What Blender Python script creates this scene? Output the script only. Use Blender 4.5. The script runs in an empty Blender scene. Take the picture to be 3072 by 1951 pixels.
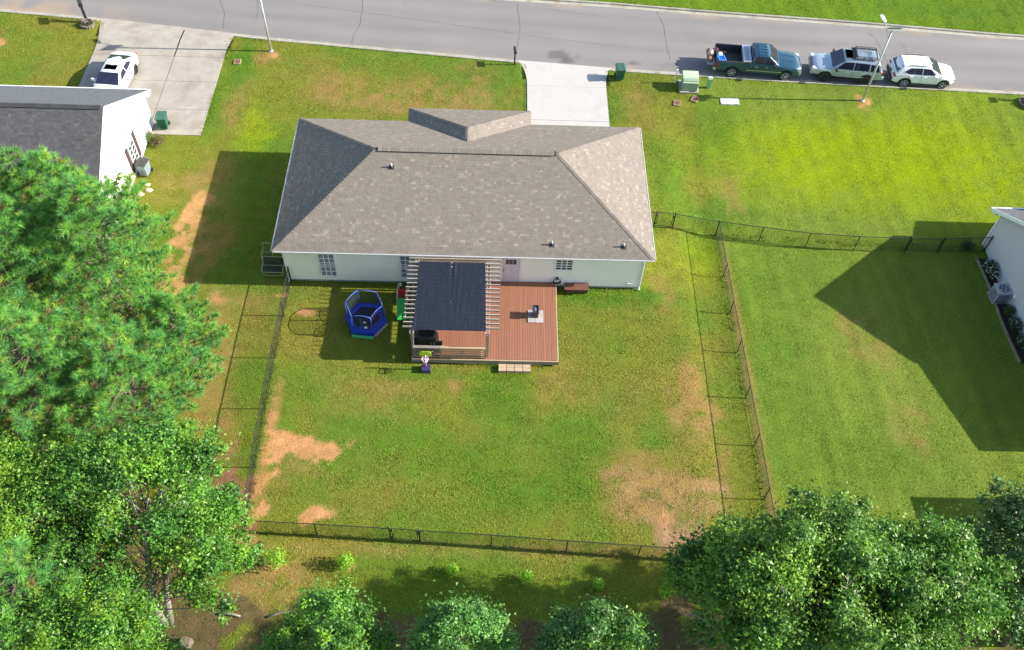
import bpy, math, random
import numpy as np
from mathutils import Vector, Matrix

R = math.radians
SC = bpy.context.scene
COL = SC.collection
random.seed(7)
rng = np.random.default_rng(11)

# ------------------------------------------------------------------ camera
def make_camera():
    depr, yaw, roll = R(53.383), R(2.284), R(3.133)
    fwd = Vector((math.sin(yaw) * math.cos(depr), math.cos(yaw) * math.cos(depr), -math.sin(depr)))
    right = Vector((math.cos(yaw), -math.sin(yaw), 0))
    up = right.cross(fwd)
    r2 = math.cos(roll) * right + math.sin(roll) * up
    u2 = r2.cross(fwd)
    cd = bpy.data.cameras.new('drone_camera')
    cd.sensor_fit = 'HORIZONTAL'; cd.sensor_width = 36.0; cd.lens = 32.495
    cd.clip_start = 0.5; cd.clip_end = 2000
    o = bpy.data.objects.new('drone_camera', cd)
    m = Matrix.Identity(4)
    for i in range(3):
        m[i][0], m[i][1], m[i][2] = r2[i], u2[i], -fwd[i]
    m.translation = Vector((11.717, -32.614, 40.472))
    o.matrix_world = m
    COL.objects.link(o); SC.camera = o
make_camera()

# ------------------------------------------------------------------ daylight
SUN_EL, SUN_AZ = 27.4, 0.9            # azimuth measured from +x towards +y
sd = Vector((math.cos(R(SUN_EL)) * math.cos(R(SUN_AZ)), math.cos(R(SUN_EL)) * math.sin(R(SUN_AZ)), math.sin(R(SUN_EL))))
w = bpy.data.worlds.new('World'); SC.world = w; w.use_nodes = True
nt = w.node_tree
sky = nt.nodes.new('ShaderNodeTexSky'); sky.sky_type = 'NISHITA'; sky.sun_disc = False
sky.sun_elevation = R(SUN_EL); sky.sun_rotation = R(90 - SUN_AZ)
sky.altitude = 50; sky.air_density = 1.0; sky.dust_density = 1.0; sky.ozone_density = 1.0
bg = nt.nodes['Background']; bg.inputs[1].default_value = 0.115
nt.links.new(sky.outputs[0], bg.inputs[0])
sl = bpy.data.lights.new('sun', 'SUN'); sl.energy = 4.6; sl.angle = R(0.53); sl.color = (1.0, 0.945, 0.86)
so = bpy.data.objects.new('sun', sl); so.rotation_euler = sd.to_track_quat('Z', 'Y').to_euler(); so.location = sd * 100
COL.objects.link(so)
SC.view_settings.view_transform = 'Standard'; SC.view_settings.look = 'None'
SC.view_settings.exposure = 1.28; SC.view_settings.gamma = 1.0
SC.view_settings.use_curve_mapping = False
SC.render.engine = 'CYCLES'
SC.cycles.max_bounces = 6; SC.cycles.diffuse_bounces = 3; SC.cycles.glossy_bounces = 3
SC.cycles.transmission_bounces = 3; SC.cycles.transparent_max_bounces = 8
SC.cycles.caustics_reflective = False; SC.cycles.caustics_refractive = False

# ------------------------------------------------------------------ objects
ORG = {}                                # world origin of each parent
def tag(o, label=None, cat=None, group=None, kind=None):
    if label: o['label'] = label
    if cat: o['category'] = cat
    if group: o['group'] = group
    if kind: o['kind'] = kind
    return o
def thing(name, label, cat, loc=(0, 0, 0), rz=0, group=None, kind=None):
    o = bpy.data.objects.new(name, None); COL.objects.link(o)
    o.empty_display_size = 0.3
    o.location = loc; o.rotation_euler = (0, 0, rz)
    ORG[o.name] = Vector(loc) if not rz else Vector((0, 0, 0))
    return tag(o, label, cat, group, kind)
def mesh_from(name, v, f, mats, smooth=False, sharp=None):
    me = bpy.data.meshes.new(name)
    me.from_pydata([tuple(p) for p in v], [], f)
    for m in (mats if isinstance(mats, (list, tuple)) else [mats]): me.materials.append(m)
    if smooth:
        me.polygons.foreach_set('use_smooth', [True] * len(me.polygons))
        if sharp: me.set_sharp_from_angle(angle=R(sharp))
    me.update()
    return me
def link(name, me, parent=None):
    o = bpy.data.objects.new(name, me); COL.objects.link(o)
    if parent:
        o.parent = parent
        ORG[o.name] = ORG.get(parent.name, Vector((0, 0, 0)))
    return o
def copy_tree(o, parent=None):
    c = o.copy(); COL.objects.link(c); c.parent = parent
    for ch in o.children: copy_tree(ch, c)
    return c

class MB:
    """collects shapes into one mesh"""
    def __init__(s): s.v = []; s.f = []
    def add(s, vs, fs):
        n = len(s.v); s.v += [tuple(p) for p in vs]; s.f += [tuple(i + n for i in q) for q in fs]; return s
    def box(s, c, d, rz=0, rot=None, taper=1.0):
        hx, hy, hz = d[0] / 2, d[1] / 2, d[2] / 2
        vs = [Vector((sx * hx * (taper if sz < 0 else 1), sy * hy * (taper if sz < 0 else 1), sz * hz)) for sz in (-1, 1) for sx, sy in ((-1, -1), (1, -1), (1, 1), (-1, 1))]
        M = rot if rot is not None else Matrix.Rotation(rz, 3, 'Z')
        c = Vector(c); vs = [M @ p + c for p in vs]
        return s.add(vs, [(3, 2, 1, 0), (4, 5, 6, 7), (0, 1, 5, 4), (1, 2, 6, 5), (2, 3, 7, 6), (3, 0, 4, 7)])
    def bar(s, a, b, wd, ht, up=(0, 0, 1)):
        a, b = Vector(a), Vector(b); d = (b - a); L = d.length; x = d.normalized(); u = Vector(up)
        y = u.cross(x)
        if y.length < 1e-4: y = Vector((0, 1, 0)).cross(x)
        y.normalize(); z = x.cross(y)
        M = Matrix((x, y, z)).transposed()
        return s.box((a + b) / 2, (L, wd, ht), rot=M)
    def tube(s, pts, r, n=8, closed=False, cap=True):
        pts = [Vector(p) for p in pts]; m = len(pts)
        rs = r if isinstance(r, (list, tuple)) else [r] * m
        rings = []; prev = None
        for i, p in enumerate(pts):
            if closed: d = pts[(i + 1) % m] - pts[i - 1]
            else: d = pts[min(i + 1, m - 1)] - pts[max(i - 1, 0)]
            d.normalize()
            ref = prev if prev is not None else (Vector((0, 0, 1)) if abs(d.z) < .9 else Vector((1, 0, 0)))
            y = ref - d * ref.dot(d)
            if y.length < 1e-5: y = d.orthogonal()
            y.normalize(); x = y.cross(d); prev = y
            rings.append([p + (x * math.cos(t) + y * math.sin(t)) * rs[i] for t in [2 * math.pi * k / n for k in range(n)]])
        vs = [q for rg in rings for q in rg]; fs = []
        for i in range(m if closed else m - 1):
            j = (i + 1) % m
            for k in range(n):
                l = (k + 1) % n
                fs.append((i * n + k, i * n + l, j * n + l, j * n + k))
        if cap and not closed:
            fs.append(tuple(range(n - 1, -1, -1))); fs.append(tuple((m - 1) * n + k for k in range(n)))
        return s.add(vs, fs)
    def prism(s, poly, z0, z1):
        n = len(poly); vs = [(x, y, z0) for x, y in poly] + [(x, y, z1) for x, y in poly]
        return s.add(vs, [tuple(range(n - 1, -1, -1)), tuple(range(n, 2 * n))] + [(i, (i + 1) % n, n + (i + 1) % n, n + i) for i in range(n)])
    def slab(s, quad, th):
        """a polygon given in space, extruded back by th along its normal"""
        q = [Vector(p) for p in quad]; nrm = (q[1] - q[0]).cross(q[2] - q[0]).normalized(); n = len(q)
        vs = q + [p - nrm * th for p in q]
        return s.add(vs, [tuple(range(n)), tuple(range(2 * n - 1, n - 1, -1))] + [(i, n + i, n + (i + 1) % n, (i + 1) % n) for i in range(n)])
    def lathe(s, prof, n=16, c=(0, 0, 0), axis='Z'):
        vs = []; m = len(prof)
        for r, z in prof:
            for k in range(n):
                t = 2 * math.pi * k / n; p = (r * math.cos(t), r * math.sin(t), z)
                if axis == 'Y': p = (p[0], p[2], p[1])
                if axis == 'X': p = (p[2], p[0], p[1])
                vs.append((p[0] + c[0], p[1] + c[1], p[2] + c[2]))
        fs = [(i * n + k, i * n + (k + 1) % n, (i + 1) * n + (k + 1) % n, (i + 1) * n + k) for i in range(m - 1) for k in range(n)]
        fs.append(tuple(range(n - 1, -1, -1))); fs.append(tuple((m - 1) * n + k for k in range(n)))
        return s.add(vs, fs)
    def grid(s, P):
        """P: rows of points"""
        m, n = len(P), len(P[0]); vs = [q for row in P for q in row]
        return s.add(vs, [(i * n + j, i * n + j + 1, (i + 1) * n + j + 1, (i + 1) * n + j) for i in range(m - 1) for j in range(n - 1)])
    def xf(s, M):
        s.v = [tuple(M @ Vector(p)) for p in s.v]; return s
    def build(s, name, mat, parent=None, smooth=False, sharp=None, label=None):
        v = s.v
        if parent is not None:
            g = ORG.get(parent.name, Vector((0, 0, 0)))
            if g.length > 0: v = [(p[0] - g.x, p[1] - g.y, p[2] - g.z) for p in v]
        o = link(name, mesh_from(name, v, s.f, mat, smooth, sharp), parent)
        if label: o['label'] = label
        return o

def raw_mesh(name, co, nper, mat, col=None, smooth=False):
    """co: (N*nper,3) array, faces of nper verts each, colour per vertex"""
    me = bpy.data.meshes.new(name); nv = len(co); nf = nv // nper
    me.vertices.add(nv); me.loops.add(nv); me.polygons.add(nf)
    me.vertices.foreach_set('co', np.ascontiguousarray(co, dtype=np.float32).ravel())
    me.loops.foreach_set('vertex_index', np.arange(nv, dtype=np.int32))
    me.polygons.foreach_set('loop_start', np.arange(0, nv, nper, dtype=np.int32))
    me.polygons.foreach_set('loop_total', np.full(nf, nper, dtype=np.int32))
    if smooth: me.polygons.foreach_set('use_smooth', np.ones(nf, dtype=bool))
    me.update(calc_edges=True)
    if col is not None: set_col(me, col)
    me.materials.append(mat)
    return me
def set_col(me, col, name='tint'):
    a = me.color_attributes.new(name, 'FLOAT_COLOR', 'POINT')
    c = np.ones((len(col), 4), dtype=np.float32); c[:, :3] = col
    a.data.foreach_set('color', c.ravel())

# ------------------------------------------------------------------ materials
MATS = {}
def mat(name, col, rough=.6, metal=0., var=.12, scale=6., bump=0., bscale=None, rnd=0., spec=.5, coat=0., emis=None, stretch=None, dirt=None):
    if name in MATS: return MATS[name]
    m = bpy.data.materials.new(name); m.use_nodes = True; N = m.node_tree; b = N.nodes['Principled BSDF']
    b.inputs['Roughness'].default_value = rough; b.inputs['Metallic'].default_value = metal
    b.inputs['Specular IOR Level'].default_value = spec; b.inputs['Coat Weight'].default_value = coat
    tc = N.nodes.new('ShaderNodeTexCoord'); src = tc.outputs['Object']
    if stretch:
        mp = N.nodes.new('ShaderNodeMapping'); mp.inputs['Scale'].default_value = stretch
        N.links.new(src, mp.inputs[0]); src = mp.outputs[0]
    nz = N.nodes.new('ShaderNodeTexNoise'); nz.inputs['Scale'].default_value = scale; nz.inputs['Detail'].default_value = 6; nz.inputs['Roughness'].default_value = .65
    N.links.new(src, nz.inputs[0])
    mr = N.nodes.new('ShaderNodeMapRange'); mr.inputs[1].default_value = .25; mr.inputs[2].default_value = .75
    mr.inputs[3].default_value = 1 - var; mr.inputs[4].default_value = 1 + var
    N.links.new(nz.outputs[0], mr.inputs[0]); fac = mr.outputs[0]
    if rnd:
        oi = N.nodes.new('ShaderNodeObjectInfo'); m2 = N.nodes.new('ShaderNodeMapRange')
        m2.inputs[3].default_value = 1 - rnd; m2.inputs[4].default_value = 1 + rnd
        N.links.new(oi.outputs['Random'], m2.inputs[0])
        mu = N.nodes.new('ShaderNodeMath'); mu.operation = 'MULTIPLY'
        N.links.new(fac, mu.inputs[0]); N.links.new(m2.outputs[0], mu.inputs[1]); fac = mu.outputs[0]
    sc_ = N.nodes.new('ShaderNodeVectorMath'); sc_.operation = 'SCALE'
    sc_.inputs[0].default_value = col[:3]; N.links.new(fac, sc_.inputs['Scale']); out = sc_.outputs[0]
    if dirt:
        n2 = N.nodes.new('ShaderNodeTexNoise'); n2.inputs['Scale'].default_value = dirt[1]; n2.inputs['Detail'].default_value = 5
        N.links.new(tc.outputs['Object'], n2.inputs[0])
        m3 = N.nodes.new('ShaderNodeMapRange'); m3.inputs[1].default_value = .5; m3.inputs[2].default_value = .72; m3.inputs[4].default_value = dirt[2]
        N.links.new(n2.outputs[0], m3.inputs[0])
        mx = N.nodes.new('ShaderNodeMix'); mx.data_type = 'RGBA'; mx.inputs['B'].default_value = (*dirt[0], 1)
        N.links.new(m3.outputs[0], mx.inputs[0]); N.links.new(out, mx.inputs['A']); out = mx.outputs['Result']
    N.links.new(out, b.inputs['Base Color'])
    if bump:
        nb = N.nodes.new('ShaderNodeTexNoise'); nb.inputs['Scale'].default_value = bscale or scale * 3; nb.inputs['Detail'].default_value = 4
        N.links.new(src, nb.inputs[0]); bp = N.nodes.new('ShaderNodeBump'); bp.inputs['Strength'].default_value = bump; bp.inputs['Distance'].default_value = .02
        N.links.new(nb.outputs[0], bp.inputs['Height']); N.links.new(bp.outputs[0], b.inputs['Normal'])
    MATS[name] = m
    return m
def amat(name, rough=.7, spec=.3, transl=0., noise=0., nscale=3., bump=0., bscale=20., bdist=.02):
    """colour from the vertex attribute 'tint' with fine grain"""
    m = bpy.data.materials.new(name); m.use_nodes = True; N = m.node_tree; b = N.nodes['Principled BSDF']
    b.inputs['Roughness'].default_value = rough; b.inputs['Specular IOR Level'].default_value = spec
    at = N.nodes.new('ShaderNodeAttribute'); at.attribute_name = 'tint'; out = at.outputs['Color']
    tc = N.nodes.new('ShaderNodeTexCoord')
    if noise:
        nz = N.nodes.new('ShaderNodeTexNoise'); nz.inputs['Scale'].default_value = nscale; nz.inputs['Detail'].default_value = 8; nz.inputs['Roughness'].default_value = .7
        N.links.new(tc.outputs['Object'], nz.inputs[0])
        mr = N.nodes.new('ShaderNodeMapRange'); mr.inputs[1].default_value = .28; mr.inputs[2].default_value = .72
        mr.inputs[3].default_value = 1 - noise; mr.inputs[4].default_value = 1 + noise; N.links.new(nz.outputs[0], mr.inputs[0])
        s = N.nodes.new('ShaderNodeVectorMath'); s.operation = 'SCALE'; N.links.new(out, s.inputs[0]); N.links.new(mr.outputs[0], s.inputs['Scale']); out = s.outputs[0]
    N.links.new(out, b.inputs['Base Color'])
    if bump:
        nb = N.nodes.new('ShaderNodeTexNoise'); nb.inputs['Scale'].default_value = bscale; nb.inputs['Detail'].default_value = 5
        N.links.new(tc.outputs['Object'], nb.inputs[0]); bp = N.nodes.new('ShaderNodeBump'); bp.inputs['Strength'].default_value = bump; bp.inputs['Distance'].default_value = bdist
        N.links.new(nb.outputs[0], bp.inputs['Height']); N.links.new(bp.outputs[0], b.inputs['Normal'])
    if transl:
        tr = N.nodes.new('ShaderNodeBsdfTranslucent'); N.links.new(out, tr.inputs[0])
        mx = N.nodes.new('ShaderNodeMixShader'); mx.inputs[0].default_value = transl
        N.links.new(b.outputs[0], mx.inputs[1]); N.links.new(tr.outputs[0], mx.inputs[2])
        N.links.new(mx.outputs[0], N.nodes['Material Output'].inputs[0])
    return m
def netmat(name, col, alpha):
    m = bpy.data.materials.new(name); m.use_nodes = True; N = m.node_tree; b = N.nodes['Principled BSDF']
    b.inputs['Base Color'].default_value = (*col, 1); b.inputs['Roughness'].default_value = .8; b.inputs['Alpha'].default_value = alpha
    return m

# ------------------------------------------------------------------ noise and terrain
LAT = rng.random((8, 256, 256))
def vnoise(x, y, s, k=0):
    x = np.asarray(x) * s + 37.3 * (k + 1); y = np.asarray(y) * s + 91.7 * (k + 1)
    xi = np.floor(x).astype(int); yi = np.floor(y).astype(int); fx = x - xi; fy = y - yi
    fx = fx * fx * (3 - 2 * fx); fy = fy * fy * (3 - 2 * fy); L = LAT[k % 8]
    a = L[xi % 256, yi % 256]; b = L[(xi + 1) % 256, yi % 256]; c = L[xi % 256, (yi + 1) % 256]; d = L[(xi + 1) % 256, (yi + 1) % 256]
    return (a * (1 - fx) + b * fx) * (1 - fy) + (c * (1 - fx) + d * fx) * fy
def fbm(x, y, s, k=0, o=4):
    t = 0; a = .5; n = 0
    for i in range(o): t = t + a * vnoise(x, y, s * 2 ** i, k + i); n += a; a *= .55
    return t / n
def sstep(a, b, x):
    t = np.clip((np.asarray(x, dtype=float) - a) / (b - a), 0, 1); return t * t * (3 - 2 * t)
def terr(x, y):
    A = np.interp(y, [-40, -16, -10, -5, 0, 4.5, 8, 13, 17.0], [.10, .15, .25, .34, .42, .52, .5, .25, 0.])
    return -A * sstep(22.0, 24.6, x)
def T(x, y): return float(terr(x, y))
KX = [-300, -60, -23.4, -16, -3.9, 6.8, 13.15, 20.0, 27.4, 33.2, 38.8, 47.9, 70, 300]
KY = [40, 27.5, 24.0, 23.3, 21.65, 20.62, 20.0, 19.4, 19.0, 18.7, 18.5, 18.15, 17.2, 10]
FY = [47.6, 35.1, 31.6, 30.9, 29.25, 28.3, 27.75, 27.4, 26.75, 26.35, 25.95, 25.1, 23.6, 16.4]
_kx = np.linspace(-300, 300, 2401)
def _sm(v):
    k = np.interp(_kx, KX, v); w_ = np.hanning(27); w_ /= w_.sum(); e = np.pad(k, 13, mode='edge'); return np.convolve(e, w_, 'valid')
_near, _far = _sm(KY), _sm(FY)
def near(x): return np.interp(x, _kx, _near)
def far(x): return np.interp(x, _kx, _far)

# ------------------------------------------------------------------ lawn: worn, dry and lush patches (kind, x, y, rx, ry, strength)
BLOBS = [
    ('dirt', 1.7, -10, 0.9, 0.6, 1), ('dirt', 3.4, -10.6, 1.1, 0.6, 1), ('dirt', 1.3, -11.2, 0.4, 0.9, 0.8), ('dirt', 0.9, -12.6, 0.4, 1, 0.7), ('dirt', 1.1, -13.6, 0.3, 0.4, 0.8), ('dirt', 2.9, -10.1, 0.8, 0.4, 0.7),
    ('dirt', 4, -14, 0.8, 0.4, 0.75), ('dirt', 4.9, -10.1, 0.5, 0.2, 0.4), ('straw', 2.6, -11.7, 1.2, 0.7, 0.4), ('straw', 19.1, -11.6, 1.5, 1.1, 0.7), ('brown', 19.3, -12.2, 1.4, 1, 0.7), ('brown', 20.3, -13.8, 1.2, 1.5, 0.85), ('dirt', 20.3, -14.2, 0.5, 0.7, 0.5),
    ('brown', 22, -12.6, 1.3, 1.2, 0.8), ('straw', 20.3, -12.5, 2.3, 1.6, 0.55), ('brown', 20.9, -14.8, 1.1, 0.6, 0.7), ('straw', 22.3, -7.4, 1, 2.1, 0.6), ('straw', 22.6, -10.1, 0.9, 1, 0.4), ('straw', 22, -6.1, 0.8, 1.1, 0.4),
    ('dirt', -6, 3.8, 0.8, 2.4, 0.75), ('dirt', -5.7, 0.6, 0.6, 1.9, 0.8), ('dirt', -5.8, 6.2, 0.6, 0.9, 0.5), ('straw', -4.7, 1.9, 1.4, 3.6, 0.5), ('dirt', -3.5, -1.3, 1, 0.5, 0.5), ('dirt', -0, -0.7, 0.3, 0.3, 0.8),
    ('dirt', 1.9, -2.1, 0.6, 0.3, 0.75), ('straw', -1.3, -1.1, 1.4, 0.9, 0.35), ('soil', -2.2, -11.1, 1.2, 1.1, 0.9), ('soil', -0.5, -12.7, 0.8, 1.6, 0.9), ('dirt', 0.4, -15.4, 0.7, 0.5, 0.7), ('soil', -0.4, -14.6, 1, 0.9, 0.7),
    ('straw', 3.1, -16.6, 1.3, 0.8, 0.55), ('dirt', 2.4, -16.3, 0.6, 0.3, 0.5), ('straw', 1.9, -17.8, 1.5, 1.2, 0.5), ('dirt', 5.6, -16.5, 0.4, 0.2, 0.5), ('straw', -2.8, -5.4, 0.9, 3.3, 0.45), ('straw', -1.7, -8.7, 1, 1.5, 0.5),
    ('soil', -3, -10.4, 0.8, 1, 0.5), ('litter', 5.5, -19.7, 5.5, 1.1, 0.9), ('litter', 0.1, -19.7, 2.7, 1.3, 0.9), ('litter', 14.8, -19.5, 5.6, 0.9, 0.9), ('litter', 21.4, -19, 2.3, 1.3, 0.9), ('litter', 26.1, -19.3, 5.7, 1.5, 0.9),
    ('litter', -6.4, -16, 5.7, 5.4, 0.9), ('litter', -11.1, -6.9, 4.3, 7, 0.7), ('litter', 34, -18.2, 3.9, 2.4, 0.9), ('dirt', -3.6, 20.3, 0.5, 0.4, 0.8), ('dirt', 36.7, 16.8, 0.5, 0.5, 0.8), ('straw', -4.2, 20, 0.6, 0.9, 0.5),
    ('dirt', -3, 19.6, 0.3, 0.5, 0.3), ('straw', 10.1, -6.5, 0.3, 0.6, 0.9), ('straw', -5.4, 16.8, 0.7, 1.1, 0.4), ('dirt', -4.7, 14.9, 0.4, 0.4, 0.55), ('straw', -5.4, 13.9, 0.7, 1, 0.5), ('dirt', -22.2, 20.3, 0.5, 0.6, 0.8),
    ('straw', -4.7, 14.9, 1, 1.7, 0.4), ('straw', 0.3, 16.4, 1.7, 1.1, 0.45), ('straw', 7.1, 15.9, 5.6, 1.5, 0.5), ('straw', 2.1, 18.1, 2.3, 0.9, 0.3), ('straw', 9.8, 18.4, 1.7, 1.8, 0.35), ('straw', -7, 7.3, 1.5, 1.1, 0.4),
    ('straw', -5.5, 8.8, 1, 1.5, 0.35), ('straw', 6.3, -7.2, 2, 1.3, 0.3), ('straw', 12.4, -8.9, 1.5, 1.3, 0.25), ('straw', 15.7, -6.2, 1.3, 1.3, 0.25), ('straw', 21.1, 1.1, 0.5, 0.6, 0.5), ('straw', 21.4, -0.1, 0.5, 1.2, 0.4),
    ('straw', 21.3, 16.3, 0.7, 1.8, 0.35), ('straw', 25.8, 8.9, 0.5, 0.9, 0.35), ('green', -5.5, 20.4, 0.7, 2.1, 0.9), ('green', -6.5, 15.1, 0.8, 3, 0.9), ('green', -5.6, 18.1, 0.7, 1.8, 0.7), ('green', 12.4, -7.9, 1.3, 2.9, 0.8),
    ('green', 9.5, -10.4, 2.7, 1.2, 0.6), ('green', 12.9, -12.4, 3.3, 1.4, 0.7), ('green', 16, -10.2, 1.7, 2.2, 0.5), ('green', 18.1, -0.5, 2.9, 0.8, 0.9), ('green', 8.4, -5.9, 3.3, 0.4, 0.6), ('green', 18.9, 1.4, 1.2, 0.6, 0.6),
    ('green', 25.8, 6.8, 2.4, 1.4, 0.7), ('green', 23.9, 3.9, 1.6, 1.4, 0.6), ('green', 4.7, -8.7, 1.3, 1, 0.5), ('green', -2.1, 11.6, 1.1, 1.6, 0.5), ('green', 22.6, 9.1, 1.1, 3.1, 0.6), ('green', 26.1, 13, 1.4, 2.7, 0.6),
    ('green', 29, 2.1, 3.3, 2, 0.5), ('green', 27.1, -4.3, 1.9, 6.1, 0.5), ('green', 30, -10.3, 4.3, 2, 0.5), ('green', 26.7, 14.2, 1.7, 1.6, 0.4), ('vivid', 33.3, 11.4, 7, 3.5, 0.9), ('vivid', 41.5, 10.9, 5.6, 4.6, 0.9),
    ('vivid', 37.9, 13.4, 5.7, 2, 0.7), ('vivid', 24.1, 3.2, 1, 2.1, 0.5), ('vivid', 21.7, 2.8, 1, 1.3, 0.4), ('vivid', 43.1, 17.2, 3.6, 1.4, 0.5), ('vivid', -3.6, 12.7, 0.8, 2.5, 0.6), ('straw', 26.6, 8.6, 0.7, 2.2, 0.3),
    ('straw', 33.3, -8.2, 1.1, 1.6, 0.35), ('straw', 33.1, -2.7, 1, 2.4, 0.3), ('straw', 31.7, -1.6, 0.5, 0.9, 0.3), ('green', 43, 27.8, 3.9, 0.8, 0.5), ('green', 47.7, 27.5, 2.6, 0.6, 0.6),
]
PAL = {'dirt': (.45, .235, .095), 'soil': (.25, .125, .065), 'brown': (.32, .20, .105), 'straw': (.30, .20, .062), 'litter': (.125, .092, .04), 'green': (.092, .20, .014), 'vivid': (.265, .345, .004)}
def lawn(x, y):
    """albedo of the lawn and how much of it is bare, at world points"""
    x = np.asarray(x, dtype=float); y = np.asarray(y, dtype=float)
    n1 = fbm(x, y, .16, 0); n2 = fbm(x, y, .55, 2); n3 = fbm(x, y, 2.2, 4)
    olive = np.array((.200, .218, .026)); green = np.array((.130, .212, .020)); dry = np.array((.26, .205, .045)); lot = np.array((.188, .255, .032)); acr = np.array((.125, .225, .009))
    t = sstep(.38, .66, n1 * .6 + n2 * .4)[..., None]
    c = olive * (1 - t) + green * t
    t = (sstep(.48, .75, fbm(x, y, .33, 5)) * .38)[..., None]; c = c * (1 - t) + dry * t
    zr = sstep(25.1, 25.5, x)[..., None] * .85; c = c * (1 - zr) + (lot * (.92 + .16 * n2[..., None])) * zr
    za = (y > far(x))[..., None] * .85; c = c * (1 - za) + acr * (.8 + .4 * n1[..., None]) * za
    bare = np.zeros_like(x)
    dx = (fbm(x, y, .7, 1) - .5) * 2.2; dy = (fbm(x, y, .7, 3) - .5) * 2.2; hf = np.clip(.5 + (fbm(x, y, 1.5, 6, 6) - .5) * 2.3, 0, 1)
    for k, cx, cy, rx, ry, s in BLOBS:
        rx = max(rx, .35); ry = max(ry, .3); q = min(1., min(rx, ry))
        m = (abs(x - cx) < rx * 2.2 + 1) & (abs(y - cy) < ry * 2.2 + 1)
        if not m.any(): continue
        d = np.hypot((x[m] + dx[m] * q - cx) / rx, (y[m] + dy[m] * q - cy) / ry)
        wt = s * sstep(1.7, .35, d)
        if k in ('dirt', 'soil', 'straw', 'litter', 'brown'):
            wt = np.clip(wt * (.15 + 1.7 * hf[m]) * 1.15, 0, 1)
            if k not in ('straw', 'brown'): wt = sstep(.12, .82, wt)
            bare[m] = np.maximum(bare[m], wt * {'dirt': .97, 'soil': .9, 'straw': .35, 'litter': .55, 'brown': .6}[k])
        else: wt = wt * (.6 + .6 * hf[m])
        wt = np.clip(wt, 0, 1)[..., None]
        tone = (.78 + .44 * fbm(x[m], y[m], 2.6, 7, 3))[..., None] if k in ('dirt', 'soil', 'brown', 'litter') else 1.
        c[m] = c[m] * (1 - wt) + np.array(PAL[k]) * tone * wt
    # trodden strips along the two side fences
    for wt, k in ((sstep(.5, .8, x) * sstep(1.35, 1.0, x) * sstep(-5.5, -8, y) * (y > -14.9) * .75, 'dirt'), (sstep(25.15, 25.4, x) * sstep(26.0, 25.6, x) * sstep(5, 3.5, y) * .55, 'straw'),
                  (sstep(-14.9, -15.4, y) * sstep(-16.2, -15.6, y) * (x < 26) * (x > .5) * .35, 'straw')):
        wt = wt * (.4 + 1.2 * hf); wt = np.clip(wt, 0, 1); bare = np.maximum(bare, wt * .6); c = c * (1 - wt[..., None]) + np.array(PAL[k]) * wt[..., None]
    # mower passes on the open lot
    st = (np.sin((x + y * .06 + .5 * fbm(x, y, .2, 2)) * 2 * math.pi / 1.15) * .05 + (fbm(x * 1.3, y * .10, 1., 4) - .5) * .34) * sstep(25.3, 26.2, x) + np.sin((x * .2 + y) * 2 * math.pi / 1.1) * .025 * (x < 25)
    c = c * (1 + st)[..., None] * (1 + (.30 * n3 - .15) * np.where(x > 25.3, .45, 1))[..., None]
    return np.clip(c, .004, 1), np.clip(bare, 0, 1)

G_ = mat
M_asphalt = amat('asphalt', rough=.9, spec=.2, noise=.10, nscale=30, bump=.35, bscale=160, bdist=.006)
M_ground = amat('lawn_soil', rough=.95, spec=.1, noise=.35, nscale=9, bump=1.0, bscale=26, bdist=.05)
M_grass = amat('grass_blades', rough=.6, spec=.2, transl=.30)

def build_ground():
    xs = np.unique(np.concatenate([np.linspace(-300, -34, 12), np.arange(-34, 60.01, .34), np.arange(-8, 26, .15), np.linspace(60, 300, 12)]))
    ts = np.unique(np.concatenate([np.linspace(-220, -30, 10), np.arange(-30, 20.0, .34), np.arange(-19, 8, .15), [20.0, 20.02, 23.7, 27.48, 27.5], np.arange(27.8, 36, .3), np.linspace(36, 260, 10)]))
    X, TT = np.meshgrid(xs, ts, indexing='ij'); nr, fr = near(X), far(X)
    Y = np.where(TT <= 20, TT + (nr - 20), np.where(TT <= 27.5, nr + (TT - 20) / 7.5 * (fr - nr), fr + TT - 27.5))
    on = (TT > 20.001) & (TT < 27.499)
    Z = terr(X, Y) - .012 + (fbm(X, Y, 1.3, 1) - .5) * .03
    Z = np.where(on, -.45, Z)
    for a, b in ((13.5, 19.4), (-16.1, -6.7)): Z = np.where((X > a) & (X < b) & (Y > near(X) - 1.6) & (TT <= 20), Z - .2, Z)   # under the sloping driveway ends
    nx, ny = X.shape; idx = np.arange(nx * ny).reshape(nx, ny)
    f = np.stack([idx[:-1, :-1], idx[1:, :-1], idx[1:, 1:], idx[:-1, 1:]], -1).reshape(-1, 4)
    me = bpy.data.meshes.new('ground'); nv = nx * ny; nf = len(f)
    me.vertices.add(nv); me.loops.add(nf * 4); me.polygons.add(nf)
    me.vertices.foreach_set('co', np.stack([X, Y, Z], -1).astype(np.float32).ravel())
    me.loops.foreach_set('vertex_index', f.astype(np.int32).ravel())
    me.polygons.foreach_set('loop_start', np.arange(0, nf * 4, 4, dtype=np.int32)); me.polygons.foreach_set('loop_total', np.full(nf, 4, dtype=np.int32))
    me.polygons.foreach_set('use_smooth', np.ones(nf, dtype=bool)); me.update(calc_edges=True)
    c, bare = lawn(X.ravel(), Y.ravel())
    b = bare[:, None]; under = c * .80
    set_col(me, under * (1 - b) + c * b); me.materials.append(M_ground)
    tag(link('ground', me), 'lawns and worn earth of the lots along the street', 'ground', kind='structure')

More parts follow.
